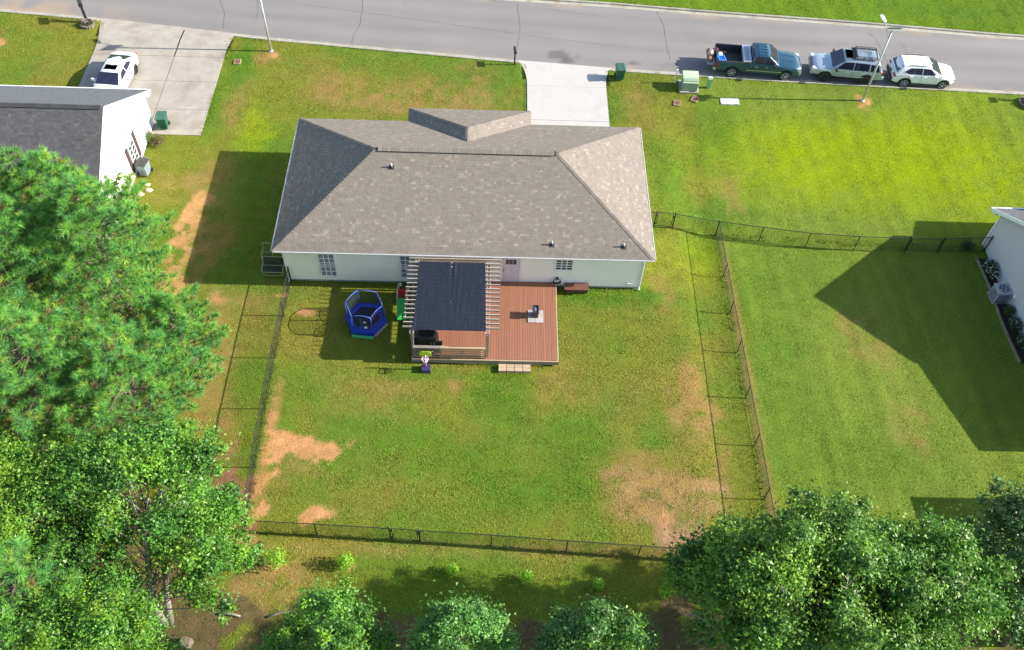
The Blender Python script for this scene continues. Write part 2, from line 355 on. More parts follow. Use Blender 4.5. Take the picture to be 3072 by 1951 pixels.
BLOCK = [(.35, 20.15, .1, 10.4), (6.8, 13.6, 10, 11.5), (7.6, 15.4, -5.35, .2), (13.82, 19.28, 10, 21), (-40, -9.75, -3, 12.8), (-15.8, -6.85, 11.8, 24), (41.25, 60, -3.9, 4.8), (12.15, 13.95, -5.5, -5), (26.85, 28.1, 16.2, 16.95), (24.1, 25.6, 17.2, 18.7), (15.8, 17.2, -.3, .3), (40.6, 41.3, -4, 3.6)]
def cam_uv(P):
    m = np.array(SC.camera.matrix_world); q = (P - m[:3, 3]) @ m[:3, :3]; f = 32.495 / 36
    return q[:, 0] / -q[:, 2] * f + .5, .5 * 650 / 1024 - q[:, 1] / -q[:, 2] * f
def build_grass(n=720000):
    x = rng.uniform(-27, 56, int(n * 2.2)); y = rng.uniform(-23, 32, int(n * 2.2))
    u, v = cam_uv(np.stack([x, y, np.zeros_like(x)], -1))
    k = (u > -.05) & (u < 1.05) & (v > -.05) & (v < .69) & ((y < near(x) - .03) | (y > far(x) + .03))
    for a, b, c, d in BLOCK: k &= ~((x > a) & (x < b) & (y > c) & (y < d))
    x, y = x[k], y[k]; c, bare = lawn(x, y)
    k = rng.random(len(x)) > bare * 1.05; x, y, c, bare = x[k][:n], y[k][:n], c[k][:n], bare[k][:n]; n = len(x)
    z = terr(x, y) - .015; h = rng.uniform(.028, .062, n) * (1 - .5 * bare) * (.75 + .5 * fbm(x, y, .8, 2)) * np.where(x > 25.3, .55, .68); wd = rng.uniform(.018, .034, n)
    col = c * (1 + rng.uniform(-.23, .23, (n, 1)) * np.where(x > 25.3, .6, 1)[:, None]) * np.stack([rng.uniform(.9, 1.12, n), np.ones(n), rng.uniform(.8, 1.2, n)], -1) * 1.28
    co = np.empty((n, 1, 3, 3))
    for j in range(1):
        a = rng.uniform(0, 2 * math.pi, n); ca, sa = np.cos(a), np.sin(a); ln = rng.uniform(-1.7, 1.7, (n, 2)) * h[:, None]
        co[:, j, 0] = np.stack([x - ca * wd, y - sa * wd, z], -1); co[:, j, 1] = np.stack([x + ca * wd, y + sa * wd, z], -1)
        co[:, j, 2] = np.stack([x + ln[:, 0], y + ln[:, 1], z + h], -1)
    cc = np.repeat(col, 3, axis=0); cc[2::3] *= 1.15
    # longer tufts the mower leaves along fences, walls, slabs and kerbs
    L = [((.53, 0), (.5, -8), .12), ((.5, -8), (.63, -14.8), .12), ((.63, -14.8), (25.2, -16.05), .12), ((25.15, 4.9), (25.2, -16), .13), ((22.4, 4.97), (25.1, 4.9), .1), ((25.13, 4.9), (41.2, 4.05), .12), ((.4, .1), (7.6, .1), .12), ((15.5, .1), (20.1, .1), .12), ((20.15, .2), (20.15, 10), .12), ((.35, .2), (.35, 10), .12), ((7.58, -5.2), (7.58, 0), .08), ((7.6, -5.3), (15.4, -5.3), .06), ((15.42, -5.2), (15.42, 0), .06),
         ((13.78, 11.5), (13.78, 19.6), .06), ((19.3, 10.5), (19.3, 19), .06), ((-6.78, 11.9), (-6.78, 21.5), .10), ((-15.82, 13), (-15.82, 22.5), .06), ((24.1, 17.2), (25.6, 17.15), .06), ((26.85, 16.2), (28.1, 16.2), .05)]
    L += [((a, float(near(a)) - .02), (a + 1, float(near(a + 1)) - .02), .05) for a in list(range(-24, -17)) + list(range(-6, 13)) + list(range(20, 50))] + [((a, float(far(a)) + .02), (a + 1, float(far(a + 1)) + .02), .06) for a in range(14, 54)]
    TX, TY, TH = [], [], []
    for (a, b), (c_, d), wv in L:
        ln_ = math.hypot(c_ - a, d - b); k = int(ln_ * 34); t = rng.random(k); g = rng.normal(0, wv, k); ex, ey = (c_ - a) / ln_, (d - b) / ln_
        keep = fbm(a + (c_ - a) * t, b + (d - b) * t, .9, 3) > .42; TX.append((a + (c_ - a) * t - ey * g)[keep]); TY.append((b + (d - b) * t + ex * g)[keep]); TH.append(rng.uniform(.07, .19, keep.sum()) * (1 if wv > .07 else .6))
    X2, Y2, H2 = np.concatenate(TX), np.concatenate(TY), np.concatenate(TH); n2 = len(X2); c2, _ = lawn(X2, Y2); c2 = (c2 * .6 + np.array((.10, .20, .02)) * .4) * rng.uniform(.75, 1.2, (n2, 1)); Z2 = terr(X2, Y2) - .02
    a = rng.uniform(0, 6.28, n2); l2 = rng.uniform(-.8, .8, (n2, 2)) * H2[:, None]; w2 = rng.uniform(.012, .03, n2)
    t2 = np.stack([np.stack([X2 - np.cos(a) * w2, Y2 - np.sin(a) * w2, Z2], -1), np.stack([X2 + np.cos(a) * w2, Y2 + np.sin(a) * w2, Z2], -1), np.stack([X2 + l2[:, 0], Y2 + l2[:, 1], Z2 + H2], -1)], 1)
    co = np.concatenate([co.reshape(-1, 3), t2.reshape(-1, 3)]); cc = np.concatenate([cc, np.repeat(c2, 3, axis=0)])
    tag(link('grass', raw_mesh('grass', co.reshape(-1, 3), 3, M_grass, cc)), 'short mown grass covering the lawns', 'grass', kind='stuff')

# ------------------------------------------------------------------ road and kerbs
M_conc = mat('kerb_concrete', (.335, .315, .25), .9, var=.2, scale=2.5, bump=.3, bscale=60, dirt=((.16, .12, .07), 1.1, .6), rnd=.08)
M_crack = mat('crack_tar', (.10, .095, .092), .9)
ROADZ = -.10
def build_road():
    xs = np.concatenate([np.linspace(-300, -32, 10), np.arange(-31.8, 58, .22), np.linspace(58.2, 300, 10)]); q = np.linspace(0, 1, 34)
    X = np.repeat(xs[:, None], len(q), 1); Y = near(X) + .42 + q[None] * (far(X) - near(X) - .84)
    Z = ROADZ + .10 * (1 - (2 * q - 1) ** 2)[None] * np.ones_like(X) * .6
    m = MB().grid(np.stack([X, Y, Z], -1).reshape(len(xs), len(q), 3).tolist())
    me = mesh_from('road', m.v, m.f, M_asphalt, True)
    x, y = X.ravel(), Y.ravel(); base = np.array((.212, .198, .188))
    wear = fbm(x * .12, y, .5, 3); c = base * (.90 + .22 * wear)[:, None] * (.93 + .14 * fbm(x, y, .25, 5))[:, None]
    lane = np.abs(((y - near(x)) / 7.4) % .5 - .25); c *= (1 - .07 * sstep(.10, .0, np.abs(lane - .12)))[:, None]
    sand = sstep(-12, -22, x) * sstep(3.2, .2, y - near(x)) * sstep(.38, .6, fbm(x, y, .5, 1)); sand = np.maximum(sand, .8 * sstep(1.1, .4, y - near(x)) * sstep(.52, .75, fbm(x, y, .4, 2)))
    sand = np.maximum(sand, .75 * sstep(1.2, .4, far(x) - y) * sstep(.42, .65, fbm(x, y, .4, 6)))
    c = c * (1 - .75 * sand[:, None]) + np.array((.36, .26, .16)) * .75 * sand[:, None]
    for cx, cy, rx, ry, s in ((16.1, 21.1, .75, .5, .5), (16.7, 20.5, .6, .28, .5), (17.4, 20.95, .15, .3, .4), (21.3, 20.45, .5, .25, .5), (24, 20.3, .9, .3, .15), (-2, 24.5, 5, .35, .10), (10, 23.6, 6, .4, .10), (30, 23.2, 7, .5, .12), (44, 22.2, 6, .5, .12)):
        d = np.hypot((x - cx) / rx, (y - cy) / ry) + (fbm(x, y, 2.5, 4) - .5) * 1.2; wt = s * sstep(1.25, .5, d); c = c * (1 - wt[:, None]) + np.array((.06, .045, .042)) * wt[:, None]
    set_col(me, c)
    o = tag(link('road', me), 'grey asphalt street crossing behind the houses', 'road', kind='structure')
    def zr(x, y):
        t = (y - near(x) - .42) / (far(x) - near(x) - .84); return ROADZ + .06 * (1 - (2 * t - 1) ** 2) + .004
    for pts, wd in (([(-8.4, 26.2), (-7.75, 24.7), (-7.6, 22.8)], .05), ([(-5.75, 26.4), (-5.45, 25.3), (-5.45, 23.9)], .035), ([(1.8, 27), (1.95, 25.7), (1.95, 23.7), (1.65, 22.6), (1.6, 21.7)], .05), ([(4.8, 29), (5.0, 26.2)], .03),
                    ([(13.2, 27.2), (13.25, 26), (13.4, 24.3), (13.2, 21.8)], .045), ([(23.4, 27), (23.8, 24.8), (23.8, 22.5), (23.9, 20.9)], .05), ([(-2.8, 26.1), (5.3, 24.75), (15.7, 22.9)], .03), ([(15.7, 22.9), (24, 21.7)], .02), ([(38.8, 24.8), (39.15, 24), (39.3, 22.6), (39.35, 20.9)], .04), ([(40.9, 23.9), (41.1, 22.9), (40.8, 22.3)], .025), ([(9, 28), (13, 26.9), (20, 25.6)], .02)):
        P = []
        for (a, b), (c_, d) in zip(pts, pts[1:]):
            n = max(2, int(math.hypot(c_ - a, d - b) / .3))
            P += [(a + (c_ - a) * i / n + random.uniform(-.035, .035), b + (d - b) * i / n + random.uniform(-.035, .035)) for i in range(n)]
        P.append(pts[-1]); m = MB(); L, Rr = [], []
        for i, p in enumerate(P):
            e = P[min(i + 1, len(P) - 1)]; s = P[max(i - 1, 0)]; dx, dy = e[0] - s[0], e[1] - s[1]; l = math.hypot(dx, dy) or 1
            hw = wd * random.uniform(.12, .42); nx_, ny_ = -dy / l * hw, dx / l * hw; z = zr(*p) + .003
            L.append((p[0] + nx_, p[1] + ny_, z)); Rr.append((p[0] - nx_, p[1] - ny_, z))
        m.grid([Rr, L]); m.build('crack', M_crack, o)

def build_kerb(line, sgn, spans, label, name='kerb'):
    """sgn +1: the road lies towards +y"""
    x0, x1 = spans[0][0], spans[-1][1]
    m = MB(); xs = np.concatenate([np.linspace(-120, x0, 12), np.arange(x0 + .5, x1, .5), np.linspace(x1, 160, 12)])
    def off(x, d): return float(line(x)) + sgn * d
    rows = []
    for d, z in ((.17, ROADZ + .015), (.17, ROADZ - .2), (.46, ROADZ - .2), (.46, ROADZ + .004)):
        rows.append([(float(x), off(x, d), z) for x in xs])
    rows.append(rows[0]); m.grid(rows if sgn < 0 else rows[::-1])
    o = tag(m.build(name, M_conc), label, 'kerb', kind='structure')
    for a, b in spans:
      cnt = max(1, round((b - a) / 3.05)); L = (b - a) / cnt
      for c_ in range(cnt):
        x = a + c_ * L; n = 7; g = .006; Q = []
        for i in range(n):
            xx = x + g + (L - 2 * g) * i / (n - 1); dz = random.uniform(-.002, .002)
            Q.append([(xx, off(xx, .0), -.3), (xx, off(xx, .0), .022 + dz), (xx, off(xx, .03), .035 + dz), (xx, off(xx, .11), .03 + dz), (xx, off(xx, .155), 0.), (xx, off(xx, .168), ROADZ + .02), (xx, off(xx, .168), -.3)])
        k = MB().grid(Q if sgn < 0 else [r[::-1] for r in Q]); k.add(Q[0], [tuple(range(7))]); k.add(Q[-1], [tuple(range(6, -1, -1))])
        k.build('kerb_stone', M_conc, o)

# ------------------------------------------------------------------ driveways
M_drive = mat('new_concrete', (.43, .405, .375), .85, var=.05, scale=.9, bump=.12, bscale=120, dirt=((.34, .325, .30), .7, .5))
M_drive2 = mat('old_concrete', (.335, .30, .25), .9, var=.18, scale=1.3, bump=.2, bscale=90, dirt=((.22, .185, .145), .6, .75))
def build_drives():
    o = thing('driveway', 'bright new concrete driveway in front of the grey-roofed house', 'driveway', (16.5, 16, 0), kind='structure')
    def nk(x): return float(near(x))
    def apron(x0, x1, f0, f1, y, M, o, col):
        k = MB(); n = 14; P = []
        for i in range(n + 1):
            t = i / n; xa = x0 + (x1 - x0) * t; xb = (x0 - f0) + (x1 + f1 - x0 + f0) * t
            row = []
            for j in range(9):
                s = j / 8; e = s ** 2.2; xx = xa + (xb - xa) * e; yy = y + (nk(xb) + .44 - y) * s; row.append((xx, yy, .032 - (.032 - ROADZ - .006) * sstep(.55, 1, s)))
            P.append(row)
        k.grid([r[::-1] for r in P]); return k.build('slab', M, o, smooth=True)
    g = .006
    for x0, x1, y0, y1 in ((13.85, 19.22, 9.9, 14.15), (13.85, 19.22, 14.17, 17.6)):
        MB().box(((x0 + x1) / 2, (y0 + y1) / 2, -.04), (x1 - x0 - g, y1 - y0 - g, .14)).build('slab', M_drive, o)
    apron(13.853, 19.217, .65, .45, 17.605, M_drive, o, 0)
    o = thing('driveway', 'older stained concrete driveway with cracked joints beside the white gable house', 'driveway', (-11, 17, 0), kind='structure')
    ys = [11.8, 14.2, 17.0, 19.6]
    for a, b in zip(ys, ys[1:]):
        for x0, x1 in ((-15.75, -10.235), (-10.215, -6.85)):
            aa = max(a, 12.8) if x0 < -12 else a
            MB().box(((x0 + x1) / 2, (aa + b) / 2, -.04), (x1 - x0 - .03, b - aa - .02, .14 + random.uniform(-.006, .006))).build('slab', M_drive2, o)
    apron(-15.735, -10.265, .7, 0, 19.61, M_drive2, o, 0); apron(-10.185, -6.865, 0, .35, 19.61, M_drive2, o, 0)

build_ground(); build_grass(); build_road()
build_kerb(near, 1, [(-29, -16.4), (-6.5, 13.2), (19.7, 57)], 'pale concrete kerb on the near side of the street')
build_kerb(far, -1, [(8, 60)], 'pale concrete kerb on the far side of the street')
build_drives()

# ------------------------------------------------------------------ houses
M_siding = mat('pale_siding', (.92, .89, .79), .55, var=.03, scale=1.2, stretch=(1, 1, 3), dirt=((.72, .74, .64), .8, .25))
M_white = mat('white_trim', (.82, .82, .82), .45, var=.03)
M_found = mat('foundation', (.38, .38, .36), .9, var=.15, bump=.3)
M_glass = mat('window_glass', (.045, .06, .075), .06, var=.1, spec=.8)
M_dark = mat('black_metal', (.02, .02, .022), .45, var=.1)
M_black = mat('black_plastic', (.018, .018, .02), .5, var=.15)
M_shingle = amat('shingle_granules', rough=.95, spec=.12, noise=.10, nscale=60, bump=.5, bscale=140, bdist=.006)
M_shingle_one = mat('shingle_single', (.200, .176, .150), .95, var=.08, scale=60, bump=.5, bscale=140, rnd=.10, spec=.12)
M_cap = mat('shingle_cap', (.205, .180, .152), .95, var=.1, scale=40, bump=.5, bscale=120, rnd=.12, spec=.12)
M_capdark = mat('shingle_cap_dark', (.06, .06, .064), .95, var=.12, scale=40, bump=.5, bscale=120, rnd=.12, spec=.12)
M_alum = mat('galvanised', (.55, .56, .58), .35, metal=.8, var=.08)
M_lead = mat('rubber_flashing', (.035, .035, .04), .6)

def siding(m, a, b, z0, top, ex=.11, d=.022):
    """lapped boards from a to b (ground points), top(s) = height at s in 0..1 or a number; outward normal is to the right of a->b"""
    a, b = Vector(a), Vector(b); e = (b - a); L = e.length; e.normalize(); n = Vector((e.y, -e.x, 0))
    zt = top if not callable(top) else max(top(i / 40) for i in range(41))
    z = z0
    while z < zt - .01:
        z1 = min(z + ex, zt)
        if callable(top):
            ok = [i / 200 for i in range(201) if top(i / 200) >= (z + z1) / 2]
            if not ok: break
            s0, s1 = ok[0] * L, ok[-1] * L
        else: s0, s1 = 0, L
        p0, p1 = a + e * s0, a + e * s1
        lo = n * (d + .004); hi = n * .004
        q = [p0 + lo + Vector((0, 0, z)), p1 + lo + Vector((0, 0, z)), p1 + hi + Vector((0, 0, z1)), p0 + hi + Vector((0, 0, z1)), p0 + Vector((0, 0, z)), p1 + Vector((0, 0, z))]
        m.add(q, [(0, 1, 2, 3), (4, 5, 1, 0)]); z = z1

class Shingles:
    def __init__(s, base, spread, pale=.12): s.co = []; s.col = []; s.base = np.array(base); s.spread = spread; s.pale = pale
    def plane(s, O, e, up, poly, expo=.145, take=None):
        """O origin on the eave, e along the eave, up the slope (unit), poly convex in (a,b); take: collects the first tabs as separate pieces"""
        O, e, up = Vector(O), Vector(e).normalized(), Vector(up).normalized(); n = e.cross(up).normalized()
        bs = [p[1] for p in poly]; b = min(bs); bmax = max(bs); k = 0
        while b < bmax - .03:
            bm = min(b + expo * .5, bmax - 1e-3); xs = []
            for (x0, y0), (x1, y1) in zip(poly, poly[1:] + poly[:1]):
                if (y0 - bm) * (y1 - bm) <= 0 and y0 != y1: xs.append(x0 + (x1 - x0) * (bm - y0) / (y1 - y0))
            if len(xs) >= 2:
                a, aend = min(xs), max(xs); b2 = min(b + expo * 1.12, bmax + .02)
                a -= random.uniform(0, .2) * 0; first = True
                while a < aend - .02:
                    w_ = random.choice((.15, .18, .22, .26, .30)) if not first else random.uniform(.1, .34); first = False
                    a2 = min(a + w_, aend); th = random.uniform(.014, .02); g = .003
                    if take is not None and len(take) < 300 and a2 - a > .12: take.append((O + e * ((a + a2) / 2) + up * b, a2 - a - g, th))
                    else:
                        lo0 = O + e * (a + g) + up * b; lo1 = O + e * (a2 - g) + up * b; hi0 = O + e * (a + g) + up * b2; hi1 = O + e * (a2 - g) + up * b2
                        t = n * th; h = n * .012
                        for q in ((lo0 + t, lo1 + t, hi1 + h, hi0 + h), (lo0, lo1, lo1 + t, lo0 + t), (lo0, lo0 + t, hi0 + h, hi0), (lo1 + t, lo1, hi1, hi1 + h)): s.co += [tuple(p) for p in q]
                        v = random.gauss(1, s.spread); v = v * 1.25 if random.random() < s.pale else v
                        s.col += [s.base * max(.5, v) * np.array((1, random.uniform(.97, 1.02), random.uniform(.94, 1.03)))] * 4 + [s.base * .33] * 4 + [s.base * .6] * 8
                    a = a2
            b += expo; k += 1
    def build(s, name, parent):
        g = ORG.get(parent.name, Vector((0, 0, 0))); co = np.array(s.co) - np.array(g)
        o = link(name, raw_mesh(name, co, 4, M_shingle, np.array(s.col)), parent); o['kind'] = 'stuff'; return o

def caps(parent, a, b, wdt, M, name='ridge_cap', step=.2, lift=.02, fall=.16):
    """overlapping cap shingles from a (low) to b (high)"""
    a, b = Vector(a), Vector(b); d = b - a; L = d.length; d.normalize(); side = Vector((d.y, -d.x, 0)).normalized(); upv = side.cross(d)
    if upv.z < 0: upv = -upv
    n = int(L / step); me = None; q = Matrix((d, side, upv)).transposed().to_4x4()
    drop = wdt * fall
    for i in range(n):
        if me is None:
            l = step * 1.15; vs = []
            for x, z in ((0, .016), (l, .006)):
                for y, dz in ((-wdt / 2, -drop), (0, 0), (wdt / 2, -drop)): vs.append((x, y, z + dz))
            for x, z in ((0, .0), (l, -.006)):
                for y, dz in ((-wdt / 2, -drop), (0, 0), (wdt / 2, -drop)): vs.append((x, y, z + dz))
            me = mesh_from(name, vs, [(0, 3, 4, 1), (1, 4, 5, 2), (0, 1, 7, 6), (1, 2, 8, 7), (0, 6, 9, 3), (2, 5, 11, 8)], M)
        o = link(name, me, parent); g = ORG.get(parent.name, Vector((0, 0, 0)))
        o.matrix_local = Matrix.Translation(a + d * (i * step) + upv * lift - g) @ q

M_glassblue = mat('window_glass_blue', (.17, .25, .35), .08, var=.25, scale=3, spec=.8)  # panes given a mottled blue-grey base colour, nothing modelled behind them
def window(parent, x0, x1, z0, z1, y, cols, rows, ax='y', sgn=-1, glass=None, name='window'):
    """frame, panes and glazing bars on a wall; ax 'y': the wall faces sgn*y, ax 'x': faces sgn*x (then x0,x1 run along y)"""
    def P(a, o, z): return (a, y + sgn * o, z) if ax == 'y' else (y + sgn * o, a, z)
    def bx(m, a0, a1, o0, o1, c0, c1):
        p, q = P(a0, o0, c0), P(a1, o1, c1); m.box([(p[i] + q[i]) / 2 for i in range(3)], [abs(p[i] - q[i]) for i in range(3)])
    fw = .065; m = MB()
    bx(m, x0, x0 + fw, 0, .045, z0, z1); bx(m, x1 - fw, x1, 0, .045, z0, z1); bx(m, x0 + fw, x1 - fw, 0, .045, z1 - fw, z1); bx(m, x0 + fw, x1 - fw, 0, .05, z0, z0 + fw)
    f = m.build(name, M_white, parent)
    zm = (z0 + z1) / 2
    m = MB(); bx(m, x0 + fw, x1 - fw, .02, .042, zm - .022, zm + .022); m.build('meeting_rail', M_white, f)
    nx, nz = cols, rows; W_, H_ = x1 - x0 - 2 * fw, z1 - z0 - 2 * fw
    for i in range(nx):
        for j in range(nz):
            m = MB(); bx(m, x0 + fw + W_ * i / nx + .004, x0 + fw + W_ * (i + 1) / nx - .004, .008, .02 + random.uniform(0, .003), z0 + fw + H_ * j / nz + .004, z0 + fw + H_ * (j + 1) / nz - .004)
            m.build('pane', glass or M_glass, f)
    m = MB()
    for i in range(1, nx): bx(m, x0 + fw + W_ * i / nx - .024, x0 + fw + W_ * i / nx + .024, .021, .034, z0 + fw, z1 - fw)
    m.build('muntin', M_white, f)
    m = MB()
    for j in range(1, nz):
        if abs(z0 + fw + H_ * j / nz - zm) > .03: bx(m, x0 + fw, x1 - fw, .021, .033, z0 + fw + H_ * j / nz - .024, z0 + fw + H_ * j / nz + .024)
    if m.v: m.build('muntin', M_white, f)
    return f

# ---- the grey-roofed house in the middle
W_, D_, HE, HR = 20.49, 10.52, 2.765, 5.385
SL = (HR - HE) / (D_ / 2)
def main_house():
    h = thing('house', 'long single-storey house with grey-brown hip roof and pale siding', 'house', (W_ / 2, D_ / 2, 0))
    x0, x1, y0, y1 = .47, W_ - .45, .22, D_ - .4
    m = MB()
    for a, b in (((x0, y0), (x1, y0)), ((x1, y0), (x1, y1)), ((x0, y1), (x0, y0)), ((x1, y1), (13.4, y1)), ((13.4, y1), (13.4, 11.35)), ((13.4, 11.35), (6.95, 11.35)), ((6.95, 11.35), (6.95, y1)), ((6.95, y1), (x0, y1))):
        siding(m, (*a, 0), (*b, 0), .16, HE - .12)
    wall = m.build('wall', M_siding, h)
    m = MB(); m.box(((x0 + x1) / 2, (y0 + y1) / 2, .02), (x1 - x0 - .02, y1 - y0 - .02, .28)); m.box((10.18, 10.9, .02), (6.4, .9, .28)); m.build('foundation', M_found, h)
    for cx, cy in ((x0, y0), (x1, y0), (x1, y1), (x0, y1)):
        m = MB(); m.box((cx, cy, 1.4), (.14, .14, 2.45)); m.build('corner_board', M_white, h)
    # roof deck with soffit
    roof = MB(); R0, R1 = (D_ / 2, D_ / 2, HR), (W_ - D_ / 2, D_ / 2, HR)
    c = [(0, 0, HE), (W_, 0, HE), (W_, D_, HE), (0, D_, HE)]; dz = -.03
    v = [(p[0], p[1], p[2] + dz) for p in c] + [(R0[0], R0[1], R0[2] + dz), (R1[0], R1[1], R1[2] + dz)]
    roof.add(v, [(0, 1, 5, 4), (1, 2, 5), (2, 3, 4, 5), (3, 0, 4)])
    XW0, XW1, YW = 6.52, 13.88, 11.72; xm = (XW0 + XW1) / 2; hw = (XW1 - XW0) / 2; zp = HE + SL * hw; yp = YW - hw; yb = D_ - hw
    roof.add([(XW0, D_ - .01, HE + dz), (XW0, YW, HE + dz), (XW1, YW, HE + dz), (XW1, D_ - .01, HE + dz), (xm, yp, zp + dz), (xm, yb, zp + dz)], [(1, 2, 4), (0, 1, 4, 5), (2, 3, 5, 4)])
    ro = roof.build('roof', M_shingle_one, h)
    m = MB(); m.box((W_ / 2, D_ / 2, HE - .13), (W_ - .02, D_ - .02, .02)); m.box((xm, 11.1, HE - .13), (hw * 2 - .02, 1.2, .022)); m.build('soffit', M_white, h)
    # fascia and gutters
    for a, b in (((0, 0), (W_, 0)), ((W_, 0), (W_, D_)), ((W_, D_), (XW1, D_)), ((XW1, D_), (XW1, YW)), ((XW1, YW), (XW0, YW)), ((XW0, YW), (XW0, D_)), ((XW0, D_), (0, D_)), ((0, D_), (0, 0))):
        MB().bar((*a, HE - .085), (*b, HE - .085), .03, .14).build('fascia', M_white, h)
    for a, b, n in (((.0, -.06), (W_ + .05, -.06), (0, -1)), ((W_ + .06, 0), (W_ + .06, D_), (1, 0)), ((-.06, 0), (-.06, D_), (-1, 0))):
        g = MB(); n = Vector((*n, 0)) * .055; A, B = Vector((*a, HE - .06)), Vector((*b, HE - .06))
        P = [[A - n * .6 + Vector((0, 0, .05)), A - n * .55 + Vector((0, 0, -.05)), A + n * .6 + Vector((0, 0, -.05)), A + n * .95 + Vector((0, 0, .045)), A + n * .75 + Vector((0, 0, .05))]]
        P.append([p + (B - A) for p in P[0]]); g.grid(P); g.grid([[p + Vector((0, 0, .004)) for p in r][::-1] for r in P]); g.build('gutter', M_white, h)
    for cx, cy in ((x1 + .02, y0 - .06), (x0 - .02, y0 - .06)):
        MB().tube([(cx, -.03, HE - .12), (cx, y0 - .05, HE - .35), (cx, y0 - .05, .15), (cx, y0 - .2, .08)], .04, 6).build('downspout', M_white, h)
    # shingles
    cs = 1 / math.sqrt(1 + SL * SL); sl = D_ / 2 / cs; ups = SL * cs
    S = Shingles((.205, .180, .152), .05, .10); take = []
    S.plane((0, 0, HE), (1, 0, 0), (0, cs, ups), [(-.02, -.04), (W_ + .02, -.04), (W_ - D_ / 2, sl), (D_ / 2, sl)], take=take)
    S.plane((W_, D_, HE), (-1, 0, 0), (0, -cs, ups), [(-.02, -.04), (W_ + .02, -.04), (W_ - D_ / 2, sl), (D_ / 2, sl)])
    S.plane((W_, 0, HE), (0, 1, 0), (-cs, 0, ups), [(-.02, -.04), (D_ + .02, -.04), (D_ / 2, sl)])
    wl = hw / cs
    S.plane((XW1, YW, HE), (-1, 0, 0), (0, -cs, ups), [(0, -.04), (2 * hw, -.04), (hw, wl)])
    S.plane((XW1, D_, HE), (0, 1, 0), (-cs, 0, ups), [(0, -.04), (YW - D_, -.04), (YW - D_ - hw, wl), (-hw, wl)])
    S.plane((0, D_, HE), (0, -1, 0), (cs, 0, ups), [(-.02, -.04), (D_ + .02, -.04), (D_ / 2, sl)])
    S.plane((XW0, YW, HE), (0, -1, 0), (cs, 0, ups), [(0, -.04), (YW - D_, -.04), (YW - D_ + hw, wl), (hw, wl)])
    S.build('shingle_field', ro)
    q = Matrix(((1, 0, 0), (0, cs, -ups), (0, ups, cs))).to_4x4(); g = ORG[ro.name]; cache = {}
    for p, w_, th in take:
        w_ = round(w_ / .02) * .02
        if w_ not in cache:
            a = w_ / 2 - .002; l = .162
            cache[w_] = mesh_from('shingle', [(-a, 0, .017), (a, 0, .017), (a, l, .012), (-a, l, .012), (-a, 0, 0), (a, 0, 0), (a, l, 0), (-a, l, 0)], [(0, 1, 2, 3), (4, 5, 1, 0), (5, 6, 2, 1), (7, 4, 0, 3)], M_shingle_one)
        o = link('shingle', cache[w_], ro); o.matrix_local = Matrix.Translation(p - g) @ q
    # hips, ridge and vent
    e = .03
    for a, b, M in (((0, 0, HE), R0, M_cap), ((W_, 0, HE), R1, M_cap), ((0, D_, HE), R0, M_cap), ((W_, D_, HE), R1, M_cap), ((XW0, YW, HE), (xm, yp, zp), M_cap), ((XW1, YW, HE), (xm, yp, zp), M_cap), ((xm, yp, zp), (xm, yb, zp), M_cap)):
        caps(ro, a, b, .30, M)
    m = MB(); m.add([(R0[0] + .15, R0[1] - .17, HR - .05), (R1[0] - .1, R1[1] - .17, HR - .05), (R1[0] - .1, R1[1] + .17, HR - .05), (R0[0] + .15, R0[1] + .17, HR - .05), (R0[0] + .15, R0[1] - .15, HR + .03), (R1[0] - .1, R1[1] - .15, HR + .03), (R1[0] - .1, R1[1] + .15, HR + .03), (R0[0] + .15, R0[1] + .15, HR + .03)],
                    [(0, 1, 5, 4), (1, 2, 6, 5), (2, 3, 7, 6), (3, 0, 4, 7), (4, 5, 6, 7)]); m.build('ridge_vent', M_lead, ro)
    caps(ro, (R0[0] + .13, R0[1], HR + .06), (R1[0] - .08, R1[1], HR + .06), .40, M_cap, lift=.03, step=.24, fall=.22)
    # plumbing vents
    for x, y in ((6.16, 4.3), (14.97, .6), (18.85, .58)):
        z = HE + SL * y; m = MB(); m.bar((x, y - .14 * cs, z - .14 * ups + .02), (x, y + .14 * cs, z + .14 * ups + .02), .26, .02, up=(0, -ups, cs)); m.lathe([(.09, z - .02), (.085, z + .06), (.05, z + .14)], 12, (x, y, 0)); f = m.build('vent_flashing', M_lead, h, smooth=True, sharp=40)
        MB().lathe([(.04, z + .05), (.04, z + .30), (.032, z + .30), (.032, z + .2)], 12, (x, y, 0)).build('vent_pipe', M_white, h, smooth=True, sharp=40)
    # back windows and door
    yw = y0 - .02
    window(h, 2.27, 3.20, .50, 2.40, yw, 3, 5, glass=M_glassblue); window(h, 6.70, 7.63, .50, 2.40, yw, 3, 5, glass=M_glassblue); window(h, 15.2, 16.2, 1.48, 2.40, yw, 3, 4)
    m = MB(); m.box((12.79, yw - .02, 1.37), (.92, .05, 2.04)); d = m.build('door', mat('door_paint', (.62, .63, .68), .5, var=.03), h)
    for dx in (-.2, .2):
        MB().box((12.79 + dx, yw - .05, 1.1), (.3, .02, 1.1)).build('door_panel', mat('door_paint', None), d)
    for i in range(3):
        for j in range(2): MB().box((12.59 + i * .2, yw - .052, 2.0 + j * .2), (.17, .02, .17)).build('pane', M_glass, d)
    MB().lathe([(.0, 0), (.03, .005), (.03, .03), (.012, .035), (.012, .06), (.033, .07), (.02, .1)], 10, (12.40, yw - .05, 1.28), 'Y').xf(Matrix.Identity(4)).build('door_knob', M_dark, d, smooth=True)
    MB().box((12.40, yw - .055, 1.42), (.06, .02, .06)).build('deadbolt', M_dark, d)
    m = MB(); m.box((12.26, yw - .02, 1.4), (.11, .06, 2.15)); m.box((13.32, yw - .02, 1.4), (.11, .06, 2.15)); m.box((12.79, yw - .022, 2.45), (1.17, .066, .09)); m.build('door_frame', M_white, h)
